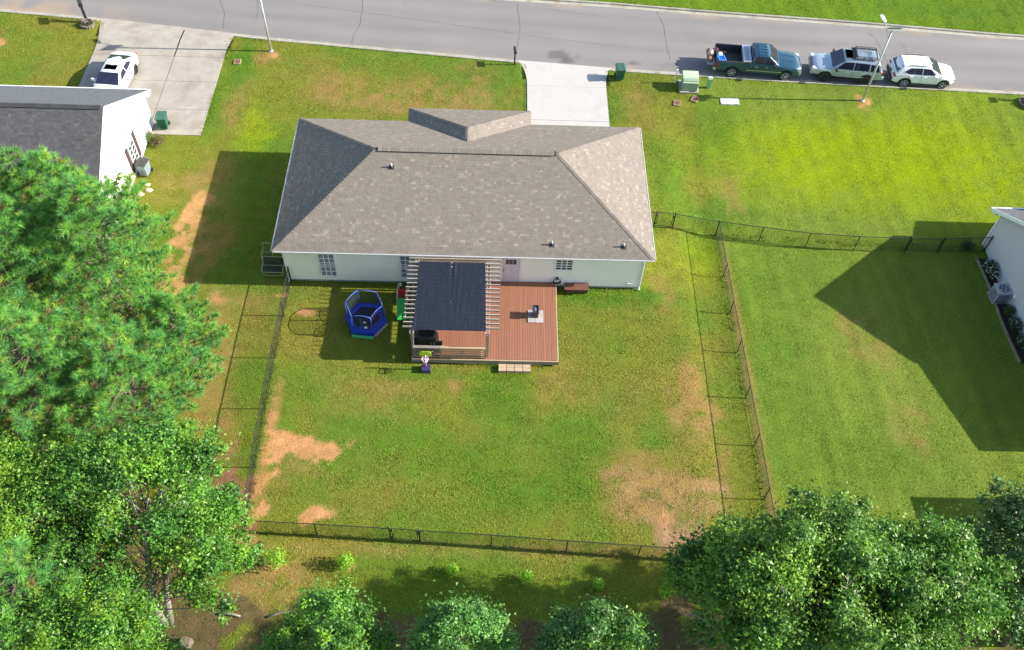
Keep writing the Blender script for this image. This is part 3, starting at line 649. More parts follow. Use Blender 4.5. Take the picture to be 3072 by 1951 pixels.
    MB().box((12.79, yw - .06, .345), (1.0, .16, .03)).build('threshold', M_alum, h)
    MB().box((19.45, yw - .05, .42), (.26, .1, .24)).build('dryer_vent', M_white, h)
    m = MB(); m.box((9.8, yw - .02, HE - .30), (4.0, .05, .22)); m.build('ledger_board', mat('tan_wood', (.30, .24, .18), .8, var=.2, stretch=(1, 8, 8)), h)
    # side windows in the lit gable end wall
    window(h, 3.2, 4.1, .9, 2.2, x1 + .02, 2, 4, ax='x', sgn=1); window(h, 6.4, 7.3, .9, 2.2, x1 + .02, 2, 4, ax='x', sgn=1)
    # front: garage door and entrance
    m = MB(); m.box((16.6, y1 + .03, 1.15), (4.6, .05, 2.2)); m.build('garage_door', M_white, h)
main_house()

# ---- white gable house with black roof
def gable_house_left():
    h = thing('house', 'white-sided house with dark grey gable roof behind the pines', 'house', (-16, 7, 0))
    xw, xr, yf, yb, zr, ze, yr = -10.0, -9.7, 12.75, 1.3, 6.25, 2.45, 7.03
    yt = 13.1; st = (zr - ze) / (yt - yr); ybe = yr - (zr - ze) / st
    m = MB(); top = lambda s: zr - .18 - st * abs((yb + (yf - yb) * s) - yr)
    siding(m, (xw, yb, 0), (xw, yf, 0), .1, top, ex=.12); siding(m, (-26, yb, 0), (xw, yb, 0), .1, ze - .2, ex=.12); siding(m, (xw, yf, 0), (-26, yf, 0), .1, ze - .2, ex=.12)
    m.build('wall', mat('white_siding', (.84, .84, .85), .5, var=.02), h)
    MB().box((-18, (yf + yb) / 2, .02), (15.96, yf - yb - .04, .2)).build('foundation', M_found, h)
    m = MB(); v = [(-26.3, yt, ze), (xr, yt, ze), (xr, yr, zr), (-26.3, yr, zr), (-26.3, ybe, ze), (xr, ybe, ze)]
    m.add([(p[0], p[1], p[2] - .03) for p in v], [(0, 3, 2, 1), (3, 4, 5, 2)]); ro = m.build('roof', mat('dark_shingle_base', (.06, .06, .065), .95), h)
    c = 1 / math.sqrt(1 + st * st); L = (yt - yr) / c
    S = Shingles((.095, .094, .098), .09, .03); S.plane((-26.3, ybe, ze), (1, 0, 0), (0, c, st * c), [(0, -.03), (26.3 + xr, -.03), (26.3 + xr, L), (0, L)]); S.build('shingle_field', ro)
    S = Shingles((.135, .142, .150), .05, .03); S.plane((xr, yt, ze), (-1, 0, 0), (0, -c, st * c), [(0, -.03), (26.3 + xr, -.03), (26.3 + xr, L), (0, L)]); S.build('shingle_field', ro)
    caps(ro, (-26.3, yr, zr), (xr, yr, zr), .36, M_capdark, lift=.05, fall=.26)
    for a, b in (((xr + .01, yt, ze - .08), (xr + .01, yr, zr - .08)), ((xr + .01, ybe, ze - .08), (xr + .01, yr, zr - .08))):
        MB().bar(a, b, .03, .17).build('rake_board', M_white, h)
    m = MB(); m.bar((-26.3, yt + .06, ze - .05), (xr, yt + .06, ze - .05), .1, .09); m.build('gutter', M_white, h)
    MB().bar((-26.3, ybe - .06, ze - .05), (xr, ybe - .06, ze - .05), .1, .09).build('gutter', M_white, h)
    m = MB(); m.box((xr - .15, yt - .2, ze - .14), (.32, .5, .12)); m.build('eave_return', M_white, h)
    window(h, 8.27, 9.25, .55, 2.05, xw + .02, 2, 4, ax='x', sgn=1)
    Ms = mat('brown_shutter', (.065, .042, .04), .6, var=.15)
    for y in (9.52, 8.0):
        m = MB(); m.box((xw + .035, y, 1.28), (.03, .4, 1.9)); s = m.build('shutter', Ms, h)
        for k in range(14): MB().box((xw + .055, y, .45 + k * .128), (.016, .30, .05), rot=Matrix.Rotation(.5, 3, 'Y')).build('louvre', Ms, s)
    MB().box((xw + .03, 5.4, 1.6), (.05, .25, .2)).build('wall_vent', M_white, h)
gable_house_left()

# ---- blue-grey house at the edge
def gable_house_right():
    h = thing('house', 'blue-grey sided gable house beside the flower bed', 'house', (45, 1, -.45))
    xw, xr = 41.32, 40.95; yf, yb = 4.62, -3.9; yt, ze = 5.2, 2.05; yr, zr = .5, 5.12; sf = (zr - ze) / (yt - yr); sb = .50
    ybe = -4.1; zbe = zr - sb * (yr - ybe); yp, zp = -9.6, 1.95
    Ms = mat('blue_grey_siding', (.50, .49, .50), .55, var=.04)
    m = MB(); top = lambda s: (lambda y: zr - .15 - (sf * (y - yr) if y > yr else sb * (yr - y)))(yb + (yf - yb) * s)
    siding(m, (xw, yf, 0), (xw, yb, 0), -.4, lambda s: top(1 - s), ex=.125, d=.032); siding(m, (xw, yb, 0), (52, yb, 0), -.4, zbe - .25, ex=.125); siding(m, (52, yf, 0), (xw, yf, 0), -.4, ze - .2, ex=.125)
    m.build('wall', Ms, h)
    MB().box((46.7, .36, -.45), (10.6, 8.4, .2)).build('foundation', M_found, h)
    MB().box((xw - .01, yf, .75), (.12, .12, 2.4)).build('corner_board', M_white, h); MB().box((xw - .01, yb, .9), (.12, .12, 2.7)).build('corner_board', M_white, h)
    v = [(xr, yt, ze), (52, yt, ze), (52, yr, zr), (xr, yr, zr), (xr, ybe, zbe), (52, ybe, zbe)]
    m = MB(); m.add([(p[0], p[1], p[2] - .03) for p in v], [(0, 1, 2, 3), (3, 2, 5, 4)]); m.add([(p[0], p[1], p[2] - .16) for p in v], [(3, 2, 1, 0), (4, 5, 2, 3)]); ro = m.build('roof', mat('grey_shingle_base', (.12, .12, .125), .95), h)
    c = 1 / math.sqrt(1 + sf * sf); L = (yt - yr) / c; Wd = 52 - xr
    S = Shingles((.15, .15, .16), .08, .05); S.plane((52, yt, ze), (-1, 0, 0), (0, -c, sf * c), [(0, -.03), (Wd, -.03), (Wd, L), (0, L)])
    c2 = 1 / math.sqrt(1 + sb * sb); L2 = (yr - ybe) / c2; S.plane((xr, ybe, zbe), (1, 0, 0), (0, c2, sb * c2), [(0, -.03), (Wd, -.03), (Wd, L2), (0, L2)]); S.build('shingle_field', ro)
    MB().bar((xr - .015, yt, ze - .09), (xr - .015, yr, zr - .09), .03, .2).build('rake_board', M_white, h); MB().bar((xr - .015, ybe, zbe - .09), (xr - .015, yr, zr - .09), .03, .2).build('rake_board', M_white, h)
    MB().bar((xr - .03, yt + .06, ze - .05), (52, yt + .06, ze - .05), .1, .1).build('gutter', M_white, h)
    m = MB(); m.add([(xr, yt, ze - .05), (xr, yt - .5, ze - .05), (xr, yt - .5, ze + .24), (xw, yt, ze - .05), (xw, yt - .5, ze - .05), (xw, yt - .5, ze + .24)], [(0, 1, 2), (5, 4, 3), (0, 3, 4, 1), (1, 4, 5, 2), (2, 5, 3, 0)]); m.build('eave_return', M_white, h)
    # covered back porch and front porch
    for nm, poly, th in (('porch_roof', [(xr, ybe + .1, zbe - .06), (xr, yp, zp), (52, yp, zp), (52, ybe + .1, zbe - .06)], .14), ('porch_roof', [(44.2, 4.9, 3.2), (52, 4.9, 3.2), (52, 6.6, 2.85), (44.2, 6.6, 2.85)], .14)):
        MB().slab(poly, th).build(nm, mat('grey_shingle_base', None), h)
    for x, y, t in ((42, yp + .15, zp), (47, yp + .15, zp), (51.5, yp + .15, zp), (44.4, 6.4, 2.8), (51.5, 6.4, 2.8)): MB().box((x, y, (t - .6) / 2), (.14, .14, t + .36)).build('porch_post', M_white, h)
    MB().box((47, -6.8, -.42), (10, 5.6, .16)).build('porch_slab', M_found, h)
    MB().box((xw - .05, 1.0 - 1.15, .55), (.1, .16, .26)).build('disconnect_box', M_white, h)
gable_house_right()

# ------------------------------------------------------------------ deck, pergola and what stands on them
M_deck = mat('deck_stain', (.275, .115, .064), .6, var=.10, scale=3, stretch=(6, .5, 6), bump=.15, rnd=.07)
M_grey = mat('weathered_wood', (.22, .20, .165), .85, var=.3, scale=4, stretch=(1, 6, 6), bump=.3, rnd=.12)
M_tanw = mat('treated_wood', (.40, .29, .18), .8, var=.2, scale=4, stretch=(1, 6, 6), bump=.25, rnd=.1)
M_perg = mat('bleached_wood', (.38, .33, .29), .8, var=.18, scale=4, stretch=(1, 8, 8), bump=.2, rnd=.08)
DZ = .42
def deck():
    d = thing('deck', 'reddish-brown stained plank deck behind the house', 'deck', (11.5, -2.5, 0))
    x0, x1, y0, y1 = 7.66, 15.36, -5.22, .17; n = 54; bw = (x1 - x0 - .16) / n
    for i in range(n):
        cx = x0 + .08 + bw * (i + .5); MB().box((cx, (y0 + y1) / 2 + .03, DZ - .016 + random.uniform(-.0015, .0015)), (bw - .012, y1 - y0 - .1, .03)).build('board', M_deck, d)
    for a, b in (((x0, y0 + .02), (x1, y0 + .02)), ((x0 + .02, y0 + .06), (x0 + .02, y1)), ((x1 - .02, y0 + .06), (x1 - .02, y1))):
        MB().bar((*a, DZ - .012), (*b, DZ - .012), .06, .045).build('edge_board', M_tanw, d)
    for a, b in (((x0, y0 + .005), (x1, y0 + .005)), ((x0 + .005, y0), (x0 + .005, y1)), ((x1 - .005, y0), (x1 - .005, y1))):
        MB().bar((*a, DZ - .16), (*b, DZ - .16), .04, .24).build('rim_joist', M_grey, d)
    m = MB()
    for x in (x0 + .2, (x0 + x1) / 2, x1 - .2):
        for y in (y0 + .15, -2.5, -.1): m.box((x, y, .12), (.14, .14, .3))
    m.build('footing', M_found, d)
    MB().box(((x0 + x1) / 2, -2.5, DZ - .1), (x1 - x0 - .2, 5.1, .12)).build('joist_frame', M_grey, d)
    s = thing('deck_step', 'low step of pale pavers below the deck edge', 'step', (13.05, -5.4, 0))
    M = mat('tan_paver', (.42, .31, .20), .85, var=.14, scale=5, bump=.3, rnd=.08)
    for j in range(2):
        for i in range(4): MB().box((12.42 + i * .425, -5.62 + j * .22 + .02, .1 + j * .001), (.40, .21, .2)).build('paver', M, s)
    # privacy railing
    r = thing('deck_railing', 'horizontal slat railing between the two front pergola posts', 'railing', (9.6, -5.15, DZ))
    for x in (7.82, 9.18, 10.32, 11.46): MB().box((x, -5.10, DZ + .47), (.09, .05, .9)).build('post', M_grey if x < 9 else M_tanw, r)
    for k in range(5):
        z = DZ + .14 + k * .17
        MB().box((8.46, -5.14, z), (1.36, .028, .07)).build('slat', M_grey, r)
        MB().box((10.32, -5.143, z), (2.28, .028, .07)).build('slat', M_tanw, r)
    MB().box((8.46, -5.11, DZ + .945), (1.40, .16, .04)).build('cap_rail', M_grey, r); MB().box((10.34, -5.11, DZ + .95), (2.34, .16, .04)).build('cap_rail', M_tanw, r)
    # side railing on the lawn side
    for k in range(4): MB().box((7.72, -4.45, DZ + .2 + k * .2), (.03, 1.1, .09)).build('slat', M_grey, r)
deck()
def pergola():
    p = thing('pergola', 'bleached timber pergola with many rafters over the deck', 'pergola', (9.7, -2.5, DZ))
    for x, y in ((7.74, -4.98), (11.60, -4.98), (7.74, -.32), (11.60, -.32)): MB().box((x, y, DZ + .98), (.13, .13, 1.96)).build('post', M_grey if x < 9 else M_perg, p)
    for x in (7.66, 7.82, 11.52, 11.68): MB().box((x, -2.52, 2.39), (.04, 5.0, .17)).build('beam', M_perg, p)
    for k in range(17):
        y = -.14 - k * .285; MB().box((9.74 + random.uniform(-.02, .02), y, 2.535 + random.uniform(-.004, .004)), (4.92, .042, .12)).build('rafter', M_perg, p)
    # shade cloth stretched over the rafters
    n, mm = 121, 91; P = []; cx = rng.random((9, 9))
    for i in range(n):
        row = []
        for j in range(mm):
            u, v = i / (n - 1), j / (mm - 1); yy = -.40 - 4.50 * v; xl = 7.86 + .0 * v - (.10 * max(0, v - .78) / .22); xr_ = 11.38 + .14 * v
            xx = xl + (xr_ - xl) * u; z = 2.612
            ph = ((yy + .14) / -.285); z -= .016 * (1 - abs(math.cos(math.pi * ph))) ** 1.0
            z += .055 * (float(vnoise(xx, yy + .14, 1, 2)) * 0 + float(vnoise(xx * 9, yy * 1.1, 1., 3)) - .5) * (.35 + .65 * float(vnoise(xx * .9, yy * .9, 1., 5))) * (1 - abs(math.cos(math.pi * ph))) * (1 if v > .22 else .5) + .012 * (float(vnoise(xx * 3, yy * 3, 1., 6)) - .5)
            z += .03 * math.exp(-((u - .52) / .06) ** 2 - (v / .22) ** 2) * math.sin((u - .52) * 70)
            if v > .985: z -= .05
            row.append((xx, yy, z))
        P.append(row)
    m = MB(); m.grid([r[::-1] for r in P]); 
    s = tag(m.build('shade_cloth', mat('navy_shade_cloth', (.014, .016, .025), .33, var=.2, scale=1, spec=.6, bump=.9, bscale=2.2, stretch=(9, 1, 1)), smooth=True), 'navy blue shade cloth stretched over the pergola rafters', 'shade cloth')
    m = MB()
    for (a, b) in ((0, 0), (0, 45), (0, 90), (120, 0), (120, 45), (120, 90), (60, 0), (60, 54)): q = P[a][b]; m.lathe([(.022, q[2] + .002), (.022, q[2] + .012)], 8, (q[0], q[1], 0))
    m.build('grommet', M_alum, s)
pergola()

def black_firebox():
    t = thing('paver_pad', 'pale square pad of four pavers under the black firebox', 'paver pad', (14.18, -2.28, DZ))
    M = mat('pale_paver', (.36, .34, .315), .9, var=.14, bump=.3, rnd=.06)
    for i in (-1, 1):
        for j in (-1, 1): MB().box((14.18 + i * .212, -2.28 + j * .212, DZ + .024), (.415, .415, .045)).build('paver', M, t)
    z = DZ + .047; b = thing('firebox', 'black metal firebox with open top on the deck', 'firebox', (14.16, -2.2, z))
    m = MB(); m.box((14.16, -2.2, z + .03), (.30, .40, .06)); m.build('base', M_dark, b)
    m = MB(); m.box((14.16, -2.2, z + .26), (.34, .44, .42), taper=.85); m.build('body', M_dark, b)
    m = MB()
    for a, c, s in (((14.0, -2.2, z + .52), None, (.04, .5, .1)), ((14.32, -2.2, z + .52), None, (.04, .5, .1)), ((14.16, -2.43, z + .52), None, (.282, .04, .1)), ((14.16, -1.97, z + .52), None, (.282, .04, .1))): m.box(a, s)
    m.build('rim', mat('grey_metal', (.09, .09, .095), .35, metal=.6), b)
    MB().box((14.16, -2.2, z + .49), (.27, .41, .02)).build('glass_top', M_glass, b)
    m = MB(); m.box((14.16, -2.2, z + .515), (.07, .2, .02)); m.build('burner', M_alum, b)
black_firebox()

def covered_grill():
    o = thing('grill', 'black covered grill under the front of the pergola', 'grill', (8.4, -4.35, DZ))
    m = MB(); P = []
    for i in range(13):
        z = i / 12; row = []
        for k in range(24):
            t = 2 * math.pi * k / 24; r = (abs(math.cos(t)) ** 4 + abs(math.sin(t)) ** 4) ** -.25
            s = (1.05 - .12 * z) if z < .8 else (.954 - 2.2 * (z - .8) ** 1.3)
            s *= 1 + .05 * math.sin(t * 7 + z * 5) * (1 - z)
            row.append((8.42 + .62 * r * s * math.cos(t), -4.33 + .36 * r * s * math.sin(t), DZ + z * 1.1))
        row.append(row[0]); P.append(row)
    m.grid(P); m.add(P[-1][:-1], [tuple(range(24))]); m.build('cover', mat('black_cover', (.012, .012, .014), .55, var=.2, bump=.5, bscale=8), o, smooth=True)
    for dx in (.25, .42): MB().bar((8.42 + dx, -4.745, DZ + .2), (8.42 + dx * .95, -4.72, DZ + .85), .05, .012, up=(0, 1, 0)).build('strap', mat('grey_strap', (.2, .2, .21), .8), o)
    h = thing('folding_chair', 'folded black chair leaning beside the covered grill', 'chair', (9.05, -4.7, DZ))
    for dx in (-.2, .2): MB().tube([(9.0 + dx, -4.95, DZ + .01), (9.05 + dx, -4.6, DZ + .8)], .014, 6).build('leg', M_dark, h)
    m = MB(); m.slab([(8.82, -4.9, DZ + .15), (9.18, -4.9, DZ + .15), (9.22, -4.7, DZ + .6), (8.86, -4.7, DZ + .6)], .02); m.build('seat', M_black, h)
    m = MB(); m.slab([(8.84, -4.74, DZ + .52), (9.24, -4.74, DZ + .52), (9.26, -4.62, DZ + .8), (8.86, -4.62, DZ + .8)], .02); m.build('backrest', M_black, h)
covered_grill()

def storage_bench():
    o = thing('storage_bench', 'brown wooden storage bench against the back wall', 'bench', (16.5, 0, 0))
    M = mat('brown_stain', (.145, .058, .038), .6, var=.15, stretch=(1, 8, 8)); M2 = mat('dark_brown_stain', (.085, .04, .03), .65, var=.15)
    for k in range(3): MB().box((16.5, -.30 + k * .165, .45), (1.36, .16, .035)).build('seat_board', M, o)
    MB().box((16.5, -.27, .24), (1.26, .03, .36)).build('front_panel', M2, o); MB().box((16.5, .1, .24), (1.26, .03, .36)).build('back_panel', M2, o)
    for x in (15.9, 17.1): MB().box((x, -.085, .235), (.05, .40, .38)).build('end_panel', M_tanw if x > 17 else M2, o)
storage_bench()

def hose():
    o = thing('garden_hose', 'coiled black garden hose on a wall hanger', 'hose', (15.39, .1, .6))
    for k in range(4):
        r = .17 + .012 * k; MB().tube([(15.39 + r * math.cos(t) * 1.1, .13 - .022 * k, .62 + r * math.sin(t)) for t in [2 * math.pi * i / 24 for i in range(24)]], .013, 6, closed=True).build('coil', M_black, o, smooth=True)
    MB().tube([(15.5, .1, .47), (15.62, .06, .35), (15.6, .02, .2), (15.5, -.05, .06)], .013, 6).build('loose_end', M_black, o, smooth=True)
    m = MB(); m.box((15.39, .15, .84), (.12, .1, .06)); m.box((15.39, .16, .72), (.04, .06, .2)); m.build('hanger', M_dark, o)
hose()
m = MB(); m.lathe([(.0, .0), (.08, .02), (.12, .09), (.11, .16), (.06, .21), (.0, .225)], 14, (6.65, -.02, 0)); tag(m.build('ball', M_white, smooth=True), 'small white ball on the grass by the back wall', 'ball')

def trampoline():
    o = thing('trampoline', 'small blue hexagonal trampoline with net enclosure on the shaded lawn', 'trampoline', (5.0, -2.65, 0))
    c = Vector((5.02, -2.62, 0)); a0 = R(-5); A = [a0 + math.pi / 3 * k for k in range(6)]
    def P(r, a, z): return c + Vector((r * math.cos(a), r * math.sin(a), z))
    Mb = mat('blue_vinyl', (.010, .040, .40), .45, var=.12, bump=.1); Mpole = mat('pale_blue_foam', (.07, .13, .52), .55, var=.1); Mg = mat('green_foam', (.10, .42, .16), .6, var=.1)
    m = MB(); ri, ro = .80, 1.13
    for k in range(6):
        a, b = A[k], A[(k + 1) % 6]
        m.add([P(ri, a, .50), P(ri, b, .50), P(ro, b, .47), P(ro, a, .47), P(ro, b, .42), P(ro, a, .42), P(ri, b, .44), P(ri, a, .44)], [(3, 2, 1, 0), (5, 4, 2, 3), (7, 6, 4, 5), (0, 1, 6, 7)])
    m.build('pad', Mb, o)
    MB().add([P(.81, a, .455) for a in A], [tuple(range(6))]).build('mat', mat('trampoline_mat', (.012, .014, .03), .7), o)
    MB().tube([P(.80, A[k], .505) for k in range(6)], .014, 6, closed=True).build('pad_piping', Mpole, o)
    m = MB()
    for k in range(6):
        a, b = A[k], A[(k + 1) % 6]; m.slab([P(ro + .005, a, .05), P(ro + .005, b, .05), P(ro + .005, b, .42), P(ro + .005, a, .42)], .01)
    m.build('skirt', Mb, o)
    for k in range(6):
        a = A[k]; MB().tube([P(1.08, a, 0), P(1.08, a, .45)], .022, 8).build('leg', M_alum, o)
        MB().tube([P(1.05, a, .42), P(1.03, a, 1.5), P(1.0, a, 1.64)], .028, 8).build('pole', Mpole, o, smooth=True)
    for k in range(6):
        a, b = A[k], A[(k + 1) % 6]
        MB().tube([P(1.0, a, 1.64).lerp(P(1.0, b, 1.64), t) + Vector((0, 0, .10 * math.sin(math.pi * t))) for t in (0, .2, .4, .6, .8, 1)], .018, 6).build('top_rail', Mpole, o, smooth=True)
    Mn = netmat('safety_net', (.02, .03, .07), .34)
    for k in range(6):
        a, b = A[k], A[(k + 1) % 6]; g = MB(); g.grid([[P(1.0, a, z).lerp(P(1.0, b, z), t) for t in (0, .5, 1)] for z in (.47, 1.05, 1.64)]); g.build('net', Mn, o)
    q0, q1 = P(1.17, A[4], 0), P(1.17, A[5], 0); MB().bar(q0 + Vector((0, -.06, .14)), q1 + Vector((0, -.06, .14)), .10, .16).build('bumper', Mg, o)
    MB().bar(P(1.16, A[5], .14) + Vector((.06, .03, 0)), P(1.16, A[0], .14) + Vector((0, -.05, 0)), .08, .12).build('bumper', mat('tan_foam', (.35, .3, .24), .7), o)
    mid = (P(1.01, A[4], 1.0) + P(1.01, A[5], 1.0)) / 2
    for dx, dz, M in ((.18, -.25, M_white), (.16, .18, mat('grey_label', (.35, .37, .42), .7))): MB().box(mid + Vector((dx, -.01, dz)), (.16, .012, .16)).build('tag', M, o)
    MB().bar(mid + Vector((-.05, -.005, -.5)), mid + Vector((-.05, -.005, .55)), .02, .012, up=(0, 1, 0)).build('zip', Mpole, o)
trampoline()

def climber():
    o = thing('toy_slide', 'red and green plastic toddler slide beside the pergola', 'slide', (6.85, -1.4, 0))
    Mr = mat('red_plastic', (.50, .02, .015), .35, var=.06); Mg = mat('green_plastic', (.03, .42, .06), .35, var=.06); Mt = mat('tan_plastic', (.45, .37, .24), .5, var=.08); Mm = mat('maroon_plastic', (.20, .04, .03), .5)
    m = MB()
    for k in range(4): m.box((6.88, -.62 - k * .14, .12 + .11 * k), (.42, .15, .24 + .22 * k))
    m.build('stairs', Mr, o)
    MB().box((6.88, -1.22, .62), (.44, .4, .08)).build('platform', Mm, o)
    P = []
    for i in range(12):
        t = i / 11; y = -1.42 - 1.05 * t; z = .64 - .56 * (t ** .9) + .05 * max(0, t - .75); P.append([(6.88 + dx, y, z + dz) for dx, dz in ((-.24, .10), (-.22, .12), (-.19, .02), (.19, .02), (.22, .12), (.24, .10), (.22, -.02), (-.22, -.02), (-.24, .10))])
    MB().grid(P).build('chute', Mg, o, smooth=True, sharp=40)
    for x in (6.63, 7.13):
        MB().tube([(x, -.5, .02), (x, -.52, .75), (x, -.75, .98), (x, -1.2, 1.0), (x, -1.5, .85), (x, -1.75, .50)], .035, 8).build('handrail', Mt, o, smooth=True)
        MB().box((x, -1.2, .3), (.05, .34, .58)).build('side_panel', Mt, o)
climber()

def toy_hoop():
    o = thing('toy_basketball_hoop', 'toy basketball hoop with lime backboard on a purple base', 'toy hoop', (8.4, -5.5, 0))
    Mp = mat('purple_plastic', (.045, .035, .10), .4); Ml = mat('lime_plastic', (.42, .60, .02), .4); Mw = mat('pink_white_plastic', (.62, .38, .52), .5)
    m = MB(); m.box((8.42, -5.62, .14), (.44, .42, .28), taper=1.12); m.build('base', Mp, o)
    MB().tube([(8.42, -5.58, .25), (8.42, -5.58, 1.25)], .035, 10).build('pole', Mw, o, smooth=True)
    P = [(math.copysign(abs(math.cos(t)) ** .5, math.cos(t)) * .30, math.copysign(abs(math.sin(t)) ** .5, math.sin(t)) * .21) for t in [2 * math.pi * k / 24 for k in range(24)]]
    m = MB(); n = len(P); a = [(8.42 + x, -5.50, 1.32 + z) for x, z in P]; b = [(8.42 + x, -5.55, 1.32 + z) for x, z in P]
    m.add(a + b, [tuple(range(n)), tuple(range(2 * n - 1, n - 1, -1))] + [(i, n + i, n + (i + 1) % n, (i + 1) % n) for i in range(n)]); bb = m.build('backboard', Ml, o)
    MB().tube([(8.42 + x * .97, -5.525, 1.32 + z * .97) for x, z in P], .03, 6, closed=True).build('rim_edge', mat('dark_lime', (.22, .38, .01), .4), bb)
    MB().tube([(8.42 + .17 * math.cos(t), -5.74 + .17 * math.sin(t), 1.18) for t in [2 * math.pi * k / 18 for k in range(18)]], .018, 6, closed=True).build('hoop', Mw, o, smooth=True)
    m = MB()
    for k in range(9):
        t = 2 * math.pi * k / 9; m.tube([(8.42 + .165 * math.cos(t), -5.74 + .165 * math.sin(t), 1.17), (8.42 + .1 * math.cos(t + .4), -5.74 + .1 * math.sin(t + .4), .92)], .008, 4)
        m.tube([(8.42 + .165 * math.cos(t), -5.74 + .165 * math.sin(t), 1.17), (8.42 + .1 * math.cos(t - .4), -5.74 + .1 * math.sin(t - .4), .92)], .008, 4)
    m.build('net', M_white, o)
toy_hoop()

def patio_chairs():
    Mf = mat('tan_tube', (.42, .36, .25), .4, var=.08); Ms = netmat('dark_sling', (.05, .05, .055), .55)
    o = thing('patio_loveseat', 'tan-framed patio loveseat with dark sling beside the house corner', 'loveseat', (-.45, .7, 0))
    x0, x1 = -1.05, .12
    for x in (x0, x1):
        MB().tube([(x, .42, 0), (x, .40, .55), (x, .48, .62), (x, .95, .62), (x, 1.02, .0)], .02, 8).build('leg_frame', Mf, o, smooth=True)
        MB().tube([(x, .95, .38), (x, 1.08, .95)], .02, 8).build('back_post', Mf, o, smooth=True)
    for p in (((x0, .42, .40), (x1, .42, .40)), ((x0, .95, .38), (x1, .95, .38)), ((x0, 1.08, .95), (x1, 1.08, .95)), ((x0, .40, .16), (x1, .40, .16))): MB().tube(p, .018, 8).build('rail', Mf, o)
    MB().slab([(x0 + .02, .43, .40), (x1 - .02, .43, .40), (x1 - .02, .93, .37), (x0 + .02, .93, .37)], .012).build('seat', Ms, o)
    MB().slab([(x0 + .02, .96, .42), (x1 - .02, .96, .42), (x1 - .02, 1.075, .93), (x0 + .02, 1.075, .93)], .012).build('backrest', Ms, o)
    o = thing('patio_chair', 'bare tan patio chair frame behind the loveseat', 'chair', (-.6, 1.7, 0))
    for x in (-1.2, -.05):
        MB().tube([(x, 1.35, 0), (x, 1.33, .6), (x, 1.42, .66), (x, 1.9, .66), (x, 1.98, 0)], .02, 8).build('leg_frame', Mf, o, smooth=True)
        MB().tube([(x, 1.9, .4), (x, 2.05, 1.0)], .02, 8).build('back_post', Mf, o)
    for p in (((-1.2, 1.36, .42), (-.05, 1.36, .42)), ((-1.2, 1.9, .4), (-.05, 1.9, .4)), ((-1.2, 2.05, 1.0), (-.05, 2.05, 1.0)), ((-.62, 1.36, .42), (-.62, 2.05, 1.0))): MB().tube(p, .018, 8).build('rail', Mf, o)
    for k in range(5): MB().tube([(-1.2, 1.45 + k * .1, .41), (-.05, 1.45 + k * .1, .41)], .009, 6).build('slat', mat('rusty_brown', (.16, .09, .05), .8), o)
    o = thing('patio_side_frame', 'curved tan chair frame leaning behind the bare chair', 'chair frame', (-.5, 2.6, 0))
    MB().tube([(-.75, 2.4, 0), (-.72, 2.42, .9), (-.6, 2.5, 1.2), (-.35, 2.55, 1.25), (-.2, 2.55, 1.0), (-.18, 2.5, 0)], .02, 8).build('frame', Mf, o, smooth=True)
    MB().tube([(-.73, 2.41, .5), (-.18, 2.5, .5)], .016, 8).build('crossbar', Mf, o)
patio_chairs()

# ------------------------------------------------------------------ black chain-link fences
M_link = mat('black_vinyl_wire', (.008, .009, .008), .7, var=.1, spec=.2)
FH = 1.2
def mesh_panel(a, b, h, name, parent, pitch=.066, r=.0011, z0=.04):
    a, b = Vector(a), Vector(b); d = b - a; L = math.hypot(d.x, d.y); n = Vector((-d.y / L, d.x / L, 0)); m = MB(); H = h - z0
    def pt(s, t): p = a + d * (s / L); return Vector((p.x, p.y, p.z + z0 + t))
    k = -H
    while k < L:
        for sg in (1, -1):
            s0, s1 = (k, k + H) if sg > 0 else (k + H, k)
            t0, t1 = 0., H
            if sg > 0:
                if s0 < 0: t0 = -s0; s0 = 0
                if s1 > L: t1 = H - (s1 - L); s1 = L
            else:
                if s1 < 0: t1 = H + s1; s1 = 0
                if s0 > L: t0 = s0 - L; s0 = L
            if t1 - t0 > .03:
                p, q = pt(s0, t0), pt(s1, t1); e = (q - p).normalized(); u = e.cross(n).normalized()
                vs = [p + n * r * 2, p + (-n - u * .0) * r + u * r * 1.7, p - n * r - u * r * 1.7, q + n * r * 2, q - n * r + u * r * 1.7, q - n * r - u * r * 1.7]
                m.add(vs, [(0, 1, 4, 3), (1, 2, 5, 4), (2, 0, 3, 5)])
        k += pitch
    return m.build(name, M_link, parent)
def g3(x, y): return (x, y, T(x, y))
def fence(pts, label, ends=(1, 1), big=.036):
    P = [g3(*p) for p in pts]; o = thing('chain_link_fence', label, 'fence', P[0], group='black chain-link fence runs')
    n = len(P)
    for i, p in enumerate(P):
        if (i == 0 and not ends[0]) or (i == n - 1 and not ends[1]): continue
        term = i in (0, n - 1); r = big if term else .027
        MB().tube([(p[0], p[1], p[2] - .05), (p[0], p[1], p[2] + FH + (.06 if term else .0))], r, 8).build('post', M_dark, o, smooth=True, sharp=50)
        MB().lathe([(r * 1.25, 0), (r * 1.2, .03), (.0, .06)], 8, (p[0], p[1], p[2] + FH + (.05 if term else -.02))).build('post_cap', M_dark, o, smooth=True, sharp=50)
    for a, b in zip(P, P[1:]):
        MB().tube([(a[0], a[1], a[2] + FH - .02), (b[0], b[1], b[2] + FH - .02)], .021, 8).build('top_rail', M_dark, o, smooth=True, sharp=50)
        MB().tube([(a[0], a[1], a[2] + .05), (b[0], b[1], b[2] + .05)], .006, 5).build('tension_wire', M_dark, o)
        mesh_panel(a, b, FH - .02, 'chain_link', o)
    return o
